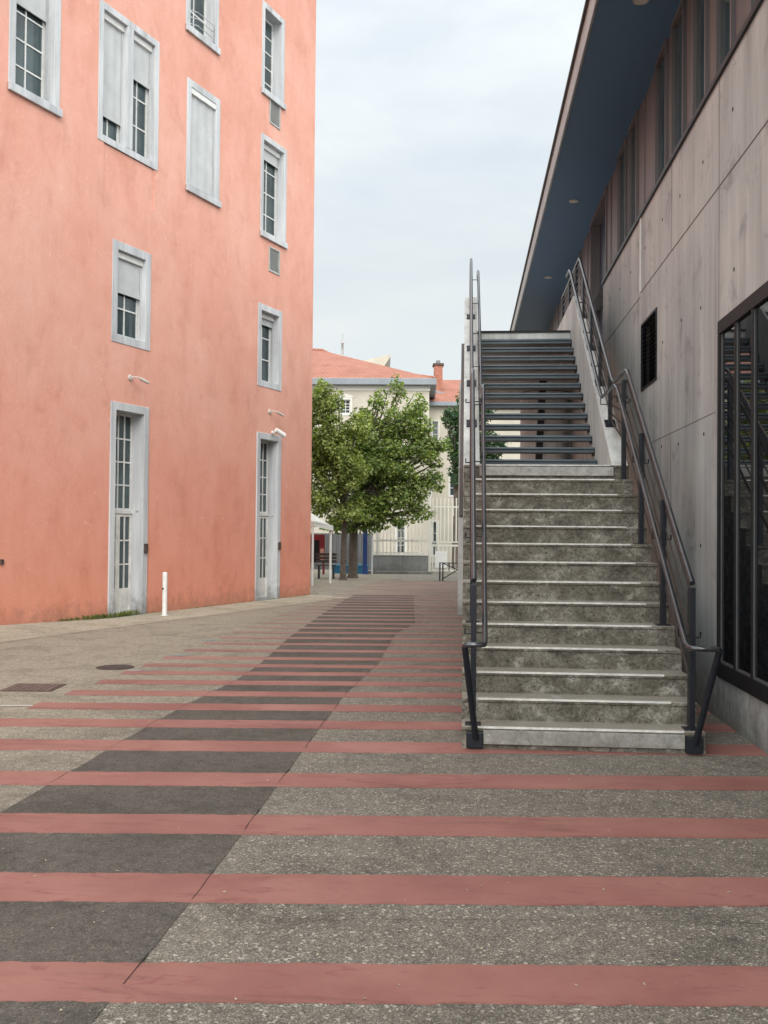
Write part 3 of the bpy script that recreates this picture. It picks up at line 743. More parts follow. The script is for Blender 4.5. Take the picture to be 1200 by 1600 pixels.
while yy < Y1 - .5: p_.box(.055 + random.choice((0, .015)), .12, yy + .006, yy + .594, zb, zt); yy += .6
p_.build('cladding_panel', M_PANEL, CB)
# doorway on the upper level
s = MB(); s.box(.03, .24, 16.66, 16.70 + .04, SILL, zt) ; s.box(.03, .24, 18.66, 18.74, 4.83, zt); s.box(.03, .24, 16.74, 18.66, zt - .07, zt)
D_ = s.build('door', M_PANEL, CB); MB().box(.20, .21, 16.74, 18.66, 4.83, zt - .07).build('door_leaf', M_DNAVY, D_)
# roof: soffit, fascia, top
UE = 1.39 - UW
MB().box(UE + .02, .2, Y0, Y1 + 2, SOF, SOF + .06).build('soffit', M_SOFF, CB)
MB().box(UE + .02, 12.3, Y0, Y1 + 2, SOF + .062, SOF + .34).build('roof', M_FASC, CB)
fa = MB(); yy = Y0
while yy < Y1 + 2: fa.box(UE, UE + .018, yy, min(yy + 2.99, Y1 + 2), SOF - .01, SOF + .36); yy += 3
fa.build('fascia', M_FASC, CB, .004)
MB().box(UE - .035, UE + .12, Y0, Y1 + 2, SOF + .362, SOF + .40).build('roof_edge_trim', M_ROD, CB)
MB().box(UE - .006, UE - .001, Y0, Y1 + 2, SOF - .012, SOF + .03).build('drip_strip', M_ROD, CB)
for y in (10.85, 17.4, 22.6, 4.5, -1.5):
    o = MB().tube([(1.86 - UW, y, SOF - .012), (1.86 - UW, y, SOF)], .085, 20).build('downlight', M_DOWN, CB)
    MB().tube([(1.86 - UW, y, SOF - .016), (1.86 - UW, y, SOF - .0125)], .065, 20).build('lens', plain('pale_lens', (.5, .5, .46), .3), o)
# round concrete pier and dark post below the walkway
t = thing('concrete_pier', 'round pale concrete pier under the raised walkway, seen between the steel treads', 'pier', (1.72, 21.6, 0)); s = MB().tube([(0, 0, 0), (0, 0, 4.6)], .52, 40, True); s.build('shaft', M_CONC2, t)
t = thing('steel_prop', 'leaning dark steel prop under the raised walkway', 'prop', (1.42, 19.6, 0)); MB().bar((-.12, 0, 0), (.10, 0, 4.6), .13, .13, (0, 1, 0)).build('shaft', M_MULL, t); MB().box(-.25, .01, -.13, .13, 0, .02).build('base_plate', M_MULL, t)

# ---------------------------------------------------------------- the outside staircase
ST = thing('outside_staircase', 'outside staircase of weathered concrete steps with a steel-treaded upper flight', 'staircase', (0, 7.63, 0))
O = 7.63
r1, t1, U = .17, .27, 1.80
zn = lambda n: 7.36 + t1 * n - O
pr = [(zn(1), 0)]
for n in range(1, 15):
    z, hgt = zn(n), n * r1
    pr += [(z, hgt - .03), (z - .012, hgt - .028), (z - .012, hgt)]
    if n < 14: pr.append((zn(n + 1), hgt))
pr += [(12.95 - O, 14 * r1), (12.95 - O, 14 * r1 - .28), (11.5 - O, 14 * r1 - .28), (11.5 - O, 0)]
LF = MB().prism(pr, 'x', 0, U).build('lower_flight', M_STEP, ST, .006)
for n in range(1, 15):
    s = MB(); s.box(.12, 1.60 if n > 1 else 1.64, zn(n) - .0145, zn(n) + .010, n * r1 + .001, n * r1 + .004); s.box(.12, 1.60 if n > 1 else 1.64, zn(n) - .018, zn(n) - .0146, n * r1 - .009, n * r1 + .004)
    s.build('nosing', M_ALU, LF)
s = MB(); s.box(.162, 1.645, -.030, -.002, .045, .150); s.build('kick_plate', M_PLATE, ST, .004)
for x in (.20, .62, 1.18, 1.60):
    MB().tube([(x, -.034, .115), (x, -.029, .115)], .008, 8).build('plate_screw', M_SURR, ST)
s = MB(); s.box(.175, 1.63, zn(14) - .032, zn(14) - .002, 14 * r1 - .118, 14 * r1 - .022); s.build('kick_plate', M_PLATE, ST, .004)
# black sockets on the first riser
for a, b in ((.035, .16), (1.65, 1.775)): MB().box(a, b, -.05, -.002, .018, .135).build('post_socket', M_BLACK, ST, .006)
# upper flight: stringers, treads, deck
def strg(u0, u1, end):
    p = [(11.44, 2.385), (15.65, 5.30), (end, 5.31), (end, 4.56), (15.9, 4.50), (12.9, 2.12), (12.7, 2.08), (11.52, 2.08), (11.44, 2.2)]
    if end < 17: p = [(11.44, 2.385), (15.65, 5.30), (end, 5.30), (end, 4.56), (15.9, 4.50), (12.9, 2.12), (12.7, 2.08), (11.52, 2.08), (11.44, 2.2)]
    return MB().prism([(a - O, b) for a, b in p], 'x', u0, u1)
# (the stringer rises out of the landing: it is cut 3 mm wider than the landing opening on its outer side)
strg(-.003, .185, 16.4).build('stringer', M_CONC2, ST, .008)
strg(1.665, 1.845, 18.6).build('stringer', M_CONC2, ST, .008)
r2, t2 = .175, .2548
for n in range(15, 28):
    k = n - 15; y = 12.68 + t2 * k - O; hgt = 2.38 + r2 * (k + 1)
    s = MB(); s.box(.20, 1.652, y + .012, y + .265, hgt - .066, hgt); s.tube([(.20, y + .014, hgt - .018), (1.652, y + .014, hgt - .018)], .0185, 12)
    o = s.build('tread', M_TREAD, ST)
    for u in (.186, 1.6525): MB().box(u, u + .0125, y + .03, y + .25, hgt - .10, hgt - .01).build('tread_bracket', M_MULL, o)
dk = MB(); dk.box(.186, 1.664, 15.97 - O, 16.42 - O, 4.70, 4.83); dk.build('top_step', M_CONC2, ST, .006)
dk = MB(); dk.box(0, 1.664, 16.425 - O, 24.3 - O, 4.62, 4.828); dk.box(1.846, 2.262, 16.7 - O, 18.6 - O, 4.62, 4.828); dk.box(1.6645, 2.262, 18.605 - O, 24.3 - O, 4.62, 4.828)
dk.build('walkway_deck', M_CONC2, ST)
MB().box(.19, 1.66, 15.95 - O, 15.968 - O, 4.80, 4.832).build('nosing', M_MULL, ST)
# dark steel edge beam on the open side
eb = MB(); eb.prism([(11.5 - O, 1.82), (12.75 - O, 1.82), (15.9 - O, 4.0), (15.9 - O, 4.62), (12.55 - O, 2.37), (11.5 - O, 2.37)], 'x', -.048, -.0035); eb.build('edge_beam', M_ROD, ST)
# railings
def railing(side):
    S = 1 if side > 0 else -1
    uo = lambda l: l if side < 0 else U - l      # distance in from the side
    U2 = (.092, 1.755)[side > 0]; ui = (.205, 1.642)[side > 0]; lo_ = uo(.085); li = (.167, 1.618)[side > 0]
    out_pts = [(lo_, 7.70, 1.265), (lo_, 8.2, 1.60), (lo_ + (U2 - lo_) * .7, 10.80, 3.30), (lo_ + (U2 - lo_) * .8, 10.95, 3.385), (lo_ + (U2 - lo_) * .9, 11.1, 3.42), (U2, 11.95, 3.42), (U2, 12.10, 3.465), (U2, 15.45, 5.79), (U2, 15.57, 5.865), (U2, 15.70, 5.87)]
    if side > 0: out_pts += [(U2, 18.2, 5.87)]
    else: out_pts += [(U2, 15.95, 5.87)]
    L_ = lambda p: (p[0], p[1] - O, p[2])
    root = MB().tube([L_(p) for p in out_pts], .0215, 12).build('railing', M_RAIL, ST)
    e = [li, 7.46, .835]; lx = (.015, 1.835)[side > 0]
    inn = [(lx, 7.37, .80), (lx - S * .012, 7.352, .812), (lx - S * .03, 7.345, .815), ((lx + li) / 2, 7.345, .815), (li + S * .035, 7.35, .815), (li + S * .008, 7.385, .815), (li, 7.46, .835), (li, 7.6, .925), (ui, 10.95, 3.19), (ui, 11.1, 3.25), (ui, 11.25, 3.26), (ui, 12.12, 3.26), (ui, 12.25, 3.30), (ui, 15.8, 5.72), (ui, 15.9, 5.77), (ui, 16.0, 5.785), (ui, 16.35, 5.785)]
    MB().tube([L_(p) for p in inn], .021, 12).build('handrail', M_RAIL, root)
    MB().tube([L_((lx - S * .002, 7.375, .80)), L_(((.105, 1.715)[side > 0], 7.585, .085))], .024, 12).build('end_post', M_BLACK, root)
    # infill bars
    n_bars = 5
    for k in range(n_bars):
        dz = .10 + k * .17; b = MB()
        b.bar(L_((lo_, 7.72, 1.275 - dz)), L_((lo_ + (U2 - lo_) * .8, 10.93, 3.37 - dz)), .006, .045 if k % 2 == 0 else .018, (0, 0, 1))
        b.bar(L_((lo_ + (U2 - lo_) * .8, 10.935, 3.37 - dz)), L_((U2, 12.05, 3.42 - dz * .62)), .006, .03)
        if dz * .62 < .56: b.bar(L_((U2, 12.06, 3.42 - dz * .62)), L_((U2, 15.57, 5.85 - dz * .62)), .006, .03)
        if side > 0 and dz * .62 < .5: b.bar(L_((U2, 15.58, 5.85 - dz * .62)), L_((U2, 18.2, 5.85 - dz * .62)), .006, .02)
        b.build('infill_bar', M_ROD, root)
    for n in (1, 5, 9, 13):
        y = 7.36 + t1 * n + .05; h0 = n * r1; htop = 1.265 + (y - 7.70) * .655 - .02
        p = MB(); p.box(lo_ - .021, lo_ + .021, y - O, y - O + .085, h0 + .002, min(h0 + 1.075, htop)); p.box(lo_ - .06, lo_ + .06, y - O - .02, y - O + .11, h0 + .0005, h0 + .0018 + .008)
        p.build('post', M_BLACK, root, .003)
        b = MB(); hb = .925 + (y - 7.6) * .675; uu = li + (ui - li) * (y - 7.6) / 3.35
        b.tube([L_((lo_, y + .04, hb - .11)), L_((uu, y + .04, hb - .11)), L_((uu, y + .04, hb + .01))], .007, 8)
        b.tube([L_((lo_ + S * .02, y + .04, hb - .12)), L_((lo_ + S * .065, y + .04, hb - .12)), L_((lo_ + S * .065, y + .04, hb - .08))], .007, 8)
        b.build('rail_bracket', M_BLACK, root)
    for y in (12.25, 13.15, 14.05, 14.98) + ((16.0, 17.0, 18.1) if side > 0 else (15.8,)):
        hb = 2.385 + .6924 * (min(y, 15.65) - 11.44); ht = 3.465 + .694 * (min(y, 15.57) - 12.1) - .02
        p = MB(); p.box(U2 - .022, U2 + .022, y - O - .03, y - O + .05, hb - .04, ht)
        if y < 15.6: p.bar(L_((U2, y - .06, hb + .006 - .0415)), L_((U2, y + .08, hb + .006 + .0554)), .125, .018)
        p.build('post', M_BLACK, root, .003)
        b = MB()
        if y < 15.9:
            hi = 3.30 + (y - 12.25) * .6817; b.tube([L_((U2, y + .01, hi - .11)), L_((ui, y + .01, hi - .11)), L_((ui, y + .01, hi + .0))], .007, 8); b.build('rail_bracket', M_BLACK, root)
railing(-1); railing(1)
# grey wall fin standing behind the stair on the open side
s = MB().box(-.10, .12, 0, .25, 0, 4.6); o = s.build('support_fin', M_CONC, None, .01); o.location = (0, 19.9, 0); tag(o, 'narrow pale concrete support standing behind the left edge of the staircase', 'support')
# second staircase beyond, seen through the treads
t = thing('far_staircase', 'second small staircase glimpsed through the open treads', 'staircase', (.60, 25.2, 0), 0)
s = MB().prism([(0, 0), (.4, 0), (1.5, 4.1), (1.5, 4.6), (1.2, 4.6), (0, .9)], 'y', 0, .15); s.build('stringer', M_CONC2, t)
for k in range(12): MB().box(.05 + k * .09, 0.5 + k * .14, .2, .9, .25 + k * .28, .30 + k * .28).build('tread', M_MULL, t)
for k in range(4): MB().box(.0 + k * .35, .04 + k * .35, -.04, 0, .5 + k * .9, 1.6 + k * .9).build('post', M_BLACK, t)

# ---------------------------------------------------------------- background, built in a frame turned with the view
def bthing(name, label, cat, px, z, group=None, rz=0, dy=0):
    x = (px - 600) / F * z; p = Matrix.Rotation(YAW, 3, 'Z') @ Vector((x, z, 0))
    return thing(name, label, cat, p, YAW + rz, group)
def X(px, z, px0): return (px - px0) / F * z         # local x from an origin px0
def Zh(py, z, px=600): return H + (830.9 + .009 * (px - 600) - py) * z / F
# low wall with short fence
ZF = 40.0
t = bthing('low_wall', 'low grey concrete wall at the foot of the cream fence', 'wall', 583, ZF - .6)
z = ZF - .6; wt = Zh(868, z); s = MB(); s.box(0, X(670, z, 583), 0, .25, 0, wt); s.build('wall', M_LOWWALL, t, .01)
MB().box(-.3, X(676, z, 583), -.35, -.002, 0, .10).build('kerb', M_LOWWALL, t, .01)
MB().box(-.02, X(671, z, 583), -.02, .27, wt + .001, wt + .05).build('coping', M_CREAM2, t, .006)
def fence(name, label, px0, px1, z, zb, zt, rails, step, group=None, w_=.028, posts=(), m=M_FENCE, cat='fence'):
    t = bthing(name, label, cat, px0, z, group); Wd = X(px1, z, px0)
    s = MB()
    for r_ in rails: s.box(0, Wd, -.02, .02, r_ - .025, r_ + .025)
    s.build('rail', m, t)
    n = int(Wd / step); s = MB()
    for i in range(n + 1): s.box(i * step, i * step + w_, -.012 - .0205, -.0205, zb, zt)
    o = s.build('bars', m, t)
    for pp in posts: MB().box(X(pp, z, px0) - .06, X(pp, z, px0) + .06, -.06, .06, 0, zt + .03).build('post', m, t, .005)
    return t
wtop = wt + .05
fence('low_fence', 'low cream railing on top of the grey concrete wall', 584, 668, ZF - .48, wtop, Zh(840, z), (wtop + .06, Zh(845, z)), .17, w_=.022)
fence('tall_fence', 'tall cream steel fence behind the low wall', 588, 671, ZF, .05, Zh(776, ZF), (.15, 1.3, Zh(789, ZF)), .14, posts=(590, 671.5), w_=.03)
t = fence('steel_gate', 'tall cream barred steel gate in the fence', 675.5, 730, ZF, Zh(845, ZF), Zh(777, ZF), (Zh(791, ZF), Zh(846, ZF)), .155, posts=(732,), w_=.05, cat='gate')
s = MB(); Wd = X(729, ZF, 677)
s.box(0, .05, -.03, .03, .1, Zh(850, ZF)); s.box(.05, Wd, -.03, .03, Zh(853, ZF), Zh(850, ZF)); s.box(.05, Wd, -.03, .03, .08, .14)
for i in range(8): s.box(.12 + i * .155, .15 + i * .155, -.012, .012, .14, Zh(853, ZF))
s.build('door_leaf', M_FENCE, t); MB().box(.12, .60, -.045, -.031, .22, Zh(860, ZF)).build('lock_panel', M_WHITE, t)
fence('boundary_fence', 'cream barred fence glimpsed beneath the raised walkway', 740, 930, ZF + .4, .05, 3.1, (.2, 1.28, 2.7), .16, w_=.035, posts=(930,))
# curved white strut
t = bthing('curved_strut', 'white curved pole standing at the left end of the low wall', 'pole', 582, ZF - 1.2); z = ZF - 1.2
MB().tube([(0, 0, 0), (0, 0, Zh(838, z)), (0, 0, Zh(836, z)), (.06, 0, Zh(830, z)), (.12, 0, Zh(815, z)), (.14, 0, Zh(795, z))], .035, 8).build('pole', M_WHITE, t)
# grey sheet wall, blue planter, blue column
z = 43.0; t = bthing('grey_wall', 'dark grey sheet metal wall behind the two shade trees', 'wall', 400, z); s = MB(); Wd = X(581, z, 400); n = 46
pts = []
for i in range(n): pts += [(Wd * i / n, 0 if i % 2 else .03), (Wd * (i + .9) / n, 0 if i % 2 else .03)]
pts += [(Wd, .12), (0, .12)]; s.prism(pts, 'z', 0, Zh(834, z)); s.build('wall', M_GREYWALL, t)
z = 39.0; t = bthing('planter', 'turquoise blue planter box beside the blue post', 'planter', 520, z); Wd = X(576, z, 520); hp = Zh(883, z)
s = MB(); s.box(0, Wd, 0, .05, 0, hp); s.box(0, Wd, .85, .9, 0, hp); s.box(0, .05, .05, .85, 0, hp); s.box(Wd - .05, Wd, .05, .85, 0, hp); s.build('box', M_TURQ, t, .01)
MB().box(-.02, Wd + .02, -.03, .0, hp - .05, hp + .02).build('rim', plain('light_blue_paint', (.10, .32, .46), .5), t, .005)
MB().box(.05, Wd - .05, .05, .85, .05, hp - .06).build('soil', M_WOOD, t)
z = 38.6; t = bthing('blue_post', 'dark blue square steel post at the end of the planter', 'post', 571, z); MB().box(-.085, .085, -.085, .085, .0, 3.1).build('shaft', M_BLUE, t, .01); MB().box(-.13, .13, -.13, .13, 0, .03).build('base_plate', M_BLUE, t)
# red notice board
z = 38; t = bthing('notice_board', 'dark red notice board with a faded pink sheet beside the canopy', 'notice board', 470, z)
s = MB(); a, b = X(470, z, 470), X(508, z, 470); zt_ = Zh(836, z); ring_ = s
s.box(a, b, 0, .08, .45, zt_); s.build('board', M_HOLE, t)
s = MB(); s.box(b - .2, b, -.03, -.001, .45, zt_); s.box(a, b - .2, -.03, -.001, zt_ - .22, zt_); s.box(a, a + .12, -.03, -.001, .45, zt_ - .22); s.build('frame', M_RED, t)
MB().box(b - .17, b - .03, -.036, -.031, .55, Zh(858, z)).build('notice', M_PINKP, t)
MB().box(a, a + .08, 0, .08, 0, .449).build('leg', M_RED, t); MB().box(b - .08, b, 0, .08, 0, .449).build('leg', M_RED, t)
# canopy
z = 30.0; t = bthing('canopy', 'white fabric canopy on slender poles at the corner of the pink building', 'canopy', 489, z)
zp = Zh(816, z); z2 = 31.6; dx2 = X(517, z2, 489) + (489 - 600) / F * (z2 - z); h2 = Zh(823, z2)
for (x, y, h_) in ((0, 0, zp), (dx2, z2 - z, h2)):
    o = MB().tube([(x, y, 0), (x, y, h_)], .036, 12).build('pole', M_WHITE, t); MB().tube([(x, y, h_ - .22), (x, y, h_ - .14)], .05, 12).build('collar', M_WHITE, o)
for (x, y) in ((-3.2, 0), (-2.6, z2 - z)): MB().tube([(x, y, 0), (x, y, zp)], .036, 12).build('pole', M_WHITE, t)
s = MB(); A = (.03, -.05, zp); B = (dx2 + .05, z2 - z + .03, h2); C = (-3.3, -.05, zp); D2 = (-2.6, z2 - z + .1, h2); P_ = (-1.2, .8, zp + .95)
for tri in ((C, A, P_), (A, B, P_), (B, D2, P_), (D2, C, P_)): s.q(*tri)
o = s.build('cloth', M_CANV, t); so_ = o.modifiers.new('thick', 'SOLIDIFY'); so_.thickness = .01
s = MB(); s.bar(A, B, .05, .05); s.bar(A, C, .05, .05); s.bar(B, D2, .05, .05); s.build('frame', M_WHITE, t)
s = MB()
for p1, p2 in ((C, A), (A, B)):
    p1 = Vector(p1); p2 = Vector(p2); dn = Vector((0, 0, -.14)); s.q(p1 + Vector((0, -.03, 0)), p2 + Vector((.03, -.0, 0)), p2 + dn + Vector((.03, 0, 0)), p1 + dn + Vector((0, -.03, 0)))
s.build('valance', M_CANV, t)
# bench
z = 34.5; t = bthing('bench', 'dark slatted wooden bench in the shade of the trees', 'bench', 493, z)
s = MB()
for i in range(4): s.box(0, .72, i * .11, i * .11 + .09, .44, .475)
s.build('seat', M_WOOD, t)
s = MB()
for i in range(3): s.box(0, .72, .46, .49, .54 + i * .12, .63 + i * .12)
s.build('backrest', M_WOOD, t)
for x in (.1, .60):
    o = MB().box(x, x + .05, .02, .5, 0, .439).build('leg', M_BLACK, t)
# crowd barrier
z = 33.6; t = bthing('barrier', 'low black tubular steel barrier near the gate', 'barrier', 687, z); zt_ = Zh(878, z); Wd = 1.5
for x in (0, .10, Wd): MB().box(x, x + .045, 0, .045, 0, zt_).build('post', M_BLACK, t)
s = MB(); s.box(.0455, Wd, .005, .035, zt_ - .03, zt_); s.bar((.12, .02, .08), (.62, .02, .38), .03, .03); s.bar((.14, .02, zt_ - .03), (.62, .02, .38), .03, .03); s.bar((.62, .02, .38), (1.1, .02, .08), .03, .03); s.bar((.62, .02, .38), (1.1, .02, zt_ - .04), .03, .03); s.build('brace', M_BLACK, t)
for i in range(5): MB().box(.32 + i * .17, .345 + i * .17, .01, .03, zt_ - .30, zt_ - .031).build('bar', M_BLACK, t)

# cream buildings beyond
z = 50.0; t = bthing('cream_building', 'cream rendered building with a hipped red tile roof beyond the trees', 'building', 400, z, rz=R(-2.0)); w1 = X(669, z, 400); eh = Zh(603, z)
def opening_list(lst): return [(X(a, z, 400), X(b, z, 400), Zh(d_, z), Zh(c, z)) for a, b, c, d_ in lst]
ops = opening_list([(528, 549, 622, 650), (617, 636, 812, 868), (617, 636, 700, 745), (528, 549, 700, 745), (450, 470, 700, 745)])
s = MB(); s.sheet(-6, w1, 0, eh, ops); s.q((w1, 0, 0), (w1, 12, 0), (w1, 12, eh), (w1, 0, eh)); s.q((-6, 12, 0), (-6, 0, 0), (-6, 0, eh), (-6, 12, eh)); s.q((w1, 12, 0), (-6, 12, 0), (-6, 12, eh), (w1, 12, eh)); s.build('wall', M_CREAM, t)
for (a, b, c, d_) in ops:
    s = MB(); ring(s, a, b, c, d_, .10, -.03, .2); 
    # shallow arched head
    s.prism([(a - .05, d_), (b + .05, d_), (b + .05, d_ + .06), (b - .25, d_ + .18), (a + .25, d_ + .18), (a - .05, d_ + .06)], 'y', -.04, -.002)
    o = s.build('window', M_CREAM2, t)
    sash(o, a + .1, b - .1, c + .1, d_ - .1, .1, 2, 4, fw=.05)
MB().box(-6.3, w1 + .35, -.4, -.05, eh + .0, eh + .32).build('gutter', M_ZINC, t, .02); MB().box(w1 + .001, w1 + .35, -.049, 12, eh, eh + .32).build('gutter', M_ZINC, t, .02)
MB().box(-6.2, w1 + .04, -.045, -.001, eh - .25, eh - .001).build('cornice', M_CREAM2, t)
rh = Zh(548, 56.5) ; xr = X(487, z, 400) - .2
s = MB(); e0 = eh + .32
s.q((-6.3, -.3, e0), (w1 + .3, -.3, e0), (xr + 2.4, 4.2, (e0 + rh) / 2 - .12), (xr, 6.5, rh), (-6.3, 6.5, rh + .3)); s.q((w1 + .3, -.3, e0), (w1 + .3, 12.3, e0), (xr, 6.5, rh), (xr + 2.4, 4.2, (e0 + rh) / 2 - .12)); s.q((w1 + .3, 12.3, e0), (-6.3, 12.3, e0), (-6.3, 6.5, rh + .3), (xr, 6.5, rh)); rfm = s.build('roof', M_TILE, t)
s = MB(); s.tube([(-6.3, 6.5, rh + .3), (xr, 6.5, rh + .02), (xr + 2.4, 4.2, (e0 + rh) / 2 - .08), (w1 + .3, -.3, e0 + .03)], .08, 8); s.build('ridge_tiles', M_TILE, rfm)
# finial and rooftop dormer
s = MB(); fx = X(509, z, 400) + .25; s.tube([(fx, 6.5, rh - .2), (fx, 6.5, rh + .35), (fx, 6.5, rh + .4), (fx, 6.5, rh + .62), (fx, 6.5, rh + .95)], [.07, .06, .09, .04, .015], 8); s.build('finial', M_FASC, t)
z3 = 66.0; t3 = bthing('distant_house', 'pale roofline of a house rising behind the red tile roof', 'house', 556, z3)
b0 = Zh(576, z3); b1 = Zh(566, z3); w3_ = X(596, z3, 556)
MB().box(0, w3_, 0, 5, 0, b0).build('wall', M_CREAM, t3); s = MB(); s.prism([(-.5, b0), (w3_, b0), (w3_ + .5, b1 + .35), (w3_ + .5, b1 + .5), (-.5, b0 + .25)], 'y', -.4, 5.4); s.build('roof', M_CREAM, t3)
z = 54.0; t = bthing('side_wing', 'lower cream wing with a bright red roof and brick chimney', 'building', 668, z); eh2 = Zh(634, z); w2_ = X(930, z, 668)
ops = [(X(672, z, 668), X(686, z, 668), .3, Zh(812, z)), (X(667.5, z, 668) + .05, X(675, z, 668), Zh(776, z), Zh(735, z)), (X(700, z, 668), X(714, z, 668), Zh(776, z), Zh(735, z)), (X(672, z, 668), X(686, z, 668), Zh(690, z), Zh(655, z))]
s = MB(); s.sheet(-1.5, w2_, 0, eh2, ops); s.q((w2_, 0, 0), (w2_, 9, 0), (w2_, 9, eh2), (w2_, 0, eh2)); s.q((-1.5, 9, 0), (-1.5, 0, 0), (-1.5, 0, eh2), (-1.5, 9, eh2)); s.build('wall', M_CREAM, t)
for k, (a, b, c, d_) in enumerate(ops):
    s = MB(); ring(s, a, b, c, d_, .08, -.03, .2); o = s.build('window', M_CREAM2, t); sash(o, a + .08, b - .08, c + .08, d_ - .08, .1, 1, 3, fw=.04)
MB().box(-1.5, w2_ + .3, -.4, -.05, eh2, eh2 + .22).build('gutter', M_ZINC, t, .02)
zr = Zh(592, z + 4.5); s = MB(); s.q((-1.5, -.3, eh2 + .22), (w2_ + .3, -.3, eh2 + .22), (w2_ - 3.0, 4.5, zr), (-1.5, 4.5, zr)); s.q((w2_ + .3, 9.3, eh2 + .22), (-1.5, 9.3, eh2 + .22), (-1.5, 4.5, zr), (w2_ - 3.0, 4.5, zr)); s.q((w2_ + .3, -.3, eh2 + .22), (w2_ + .3, 9.3, eh2 + .22), (w2_ - 3.0, 4.5, zr)); ro = s.build('roof', M_TILE, t)
zc = z + 2.0; cx0, cx1 = X(679, zc, 668) , X(692, zc, 668); s = MB(); s.box(cx0, cx1, 1.8, 2.5, Zh(612, zc), Zh(570, zc)); s.build('chimney', M_BRICK, t, .01)
MB().box(cx0 - .07, cx1 + .07, 1.73, 2.57, Zh(570, zc), Zh(567, zc)).build('chimney_cap', M_IRON, t); MB().tube([((cx0 + cx1) / 2, 2.15, Zh(567, zc)), ((cx0 + cx1) / 2, 2.15, Zh(561, zc))], [.14, .11], 10).build('chimney_pot', M_GREYWALL, t)
MB().prism([(cx0 - .2, Zh(613, zc)), (cx1 + .28, Zh(617, zc)), (cx1 + .28, Zh(615, zc)), (cx0 - .2, Zh(609, zc))], 'y', 1.5, 1.79).build('flashing', M_ZINC, t)

# ---------------------------------------------------------------- trees
def leaf_crown(mb, clumps, dens, size, rng):
    for (cx, cy, cz, rx, ry, rz) in clumps:
        n = int(dens * rx * ry * rz)
        for _ in range(n):
            v = Vector((rng.gauss(0, 1), rng.gauss(0, 1), rng.gauss(0, 1))).normalized()
            rad = rng.random() ** .42 * (1 + .22 * math.sin(v.x * 7 + cx) * math.cos(v.z * 6 + cz))
            p = Vector((cx + v.x * rx * rad, cy + v.y * ry * rad, cz + v.z * rz * rad))
            nrm = (v * .6 + Vector((rng.uniform(-1, 1), rng.uniform(-1, 1), rng.uniform(.1, 1.5)))).normalized()
            a = nrm.orthogonal().normalized(); a = Matrix.Rotation(rng.uniform(0, 6.28), 3, nrm) @ a; b = nrm.cross(a)
            s_ = size * rng.uniform(.6, 1.25)
            k = len(mb.v)
            for x, y, zz in ((-.5, 0, 0), (-.1, .38, .06), (.15, .2, .02), (.55, 0, -.10), (.15, -.2, .02), (-.1, -.38, .06)):
                mb.v.append(tuple(p + a * x * s_ + b * y * s_ + nrm * zz * s_))
            mb.f.append((k, k+1, k+2, k+3, k+4, k+5))
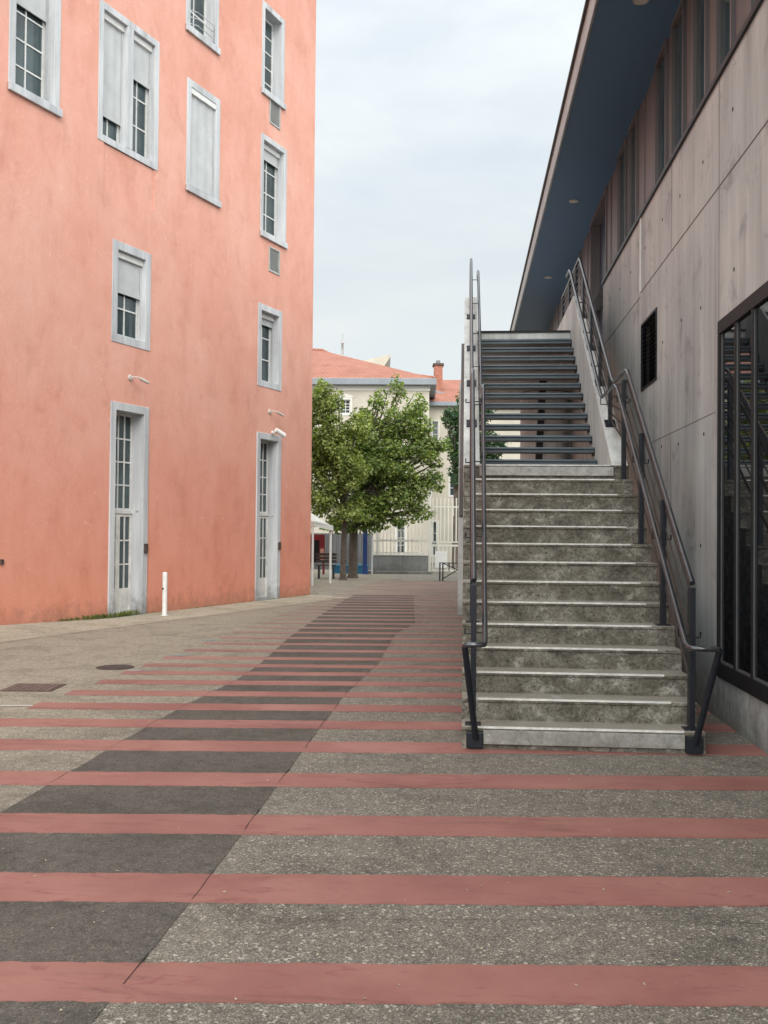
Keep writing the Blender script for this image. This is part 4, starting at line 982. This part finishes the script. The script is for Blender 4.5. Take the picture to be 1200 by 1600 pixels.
def tree(px, z, label, clumps, dens, size, m, trunk, seed, lim=7, group=None):
    t = bthing('tree', label, 'tree', px, z, group); rng = random.Random(seed)
    cl = [(X(a, z, px), dy, Zh(b, z), rx, ry, rz) for a, b, dy, rx, ry, rz in clumps]
    # sub-clumps give each mass a ragged edge
    sub = []
    for c in cl:
        sub.append((c[0], c[1], c[2], c[3] * .8, c[4] * .8, c[5] * .8))
        for _ in range(9):
            v = Vector((rng.gauss(0, 1), rng.gauss(0, 1), rng.gauss(0, 1))).normalized()
            k = rng.uniform(.22, .42); sub.append((c[0] + v.x * c[3] * .85, c[1] + v.y * c[4] * .85, c[2] + v.z * c[5] * .85, c[3] * k, c[4] * k, c[5] * k))
    mb = MB(); leaf_crown(mb, sub, dens, size, rng); mb.build('crown', m, t)
    tr, th_ = trunk; s = MB()
    s.tube([(0, 0, -.05), (.0, 0, .12), (.01, 0, th_ * .5), (.03, .02, th_)], [tr * 1.5, tr * 1.1, tr, tr * .85], 10); 
    for c in cl:
        mid = Vector((c[0] * .35, c[1] * .35, th_ + (c[2] - th_) * .45)); s.tube([(.03, .02, th_ - .15), mid, (c[0], c[1], c[2])], [tr * .6, tr * .38, tr * .12], 7)
        for _ in range(3):
            e = Vector((c[0], c[1], c[2])) + Vector((rng.uniform(-1, 1) * c[3], rng.uniform(-1, 1) * c[4], rng.uniform(-.3, 1) * c[5])) * .8; s.tube([mid, mid.lerp(e, .5) + Vector((0, 0, .1)), e], [tr * .28, tr * .16, tr * .05], 5)
    s.build('trunk', M_BARK, t)
    return t
tree(537, 33.6, 'light green leafy tree with a thin trunk, next to the pink building', [
    (500, 615, .2, .45, .6, .55), (500, 640, .2, .70, .9, .75), (518, 690, -.2, .95, 1.0, .95), (490, 720, .3, .9, 1.0, 1.0), (545, 740, -.3, .85, .9, .8), (505, 775, .0, .95, 1.0, .65), (505, 612, .3, .28, .35, .5), (526, 625, .2, .3, .35, .42), (555, 668, -.1, .6, .6, .6), (470, 690, .5, .8, .8, .9), (538, 800, -.2, .8, .8, .45)],
    4600, .115, M_LEAF, (.10, 2.1), 3)
tree(552, 35.3, 'fuller green tree with a thick dark trunk in front of the cream building', [
    (575, 690, .1, 1.0, 1.0, .95), (620, 665, .2, .95, .9, .8), (600, 730, -.2, 1.15, 1.1, .9), (652, 700, .0, .85, .9, .65), (620, 778, -.3, .95, .9, .7), (585, 800, -.2, .9, .9, .62), (620, 610, .2, .38, .4, .62), (592, 628, .1, .42, .45, .5), (655, 630, .3, .42, .45, .5), (640, 650, .1, .5, .5, .45), (560, 780, .2, .9, .9, .75), (576, 652, .2, .5, .5, .45), (550, 825, .0, .55, .6, .28), (672, 742, .0, .42, .5, .32), (668, 700, .1, .55, .6, .42), (645, 765, -.1, .75, .8, .5), (625, 812, -.2, .6, .6, .3), (680, 722, .1, .35, .4, .25), (560, 720, .2, 1.0, 1.0, 1.0), (530, 820, .2, .8, .8, .3), (686, 695, .1, .45, .5, .35), (678, 752, .0, .5, .5, .4), (662, 668, .1, .5, .5, .4), (655, 800, -.1, .55, .6, .35), (580, 822, 0, .6, .6, .25)],
    4000, .12, M_LEAF2, (.155, 2.0), 5)
tree(712, 46, 'dark green tree beyond the gate, beside the staircase', [
    (712, 660, 0, .75, .9, .9), (735, 640, 0, 1.1, 1.0, .9), (718, 710, 0, .75, .9, .8), (728, 745, 0, .8, .9, .7), (705, 690, 0, .4, .6, .5), (750, 690, .3, 1.2, 1.1, 1.3)],
    2000, .17, M_LEAFD, (.16, 2.4), 9)
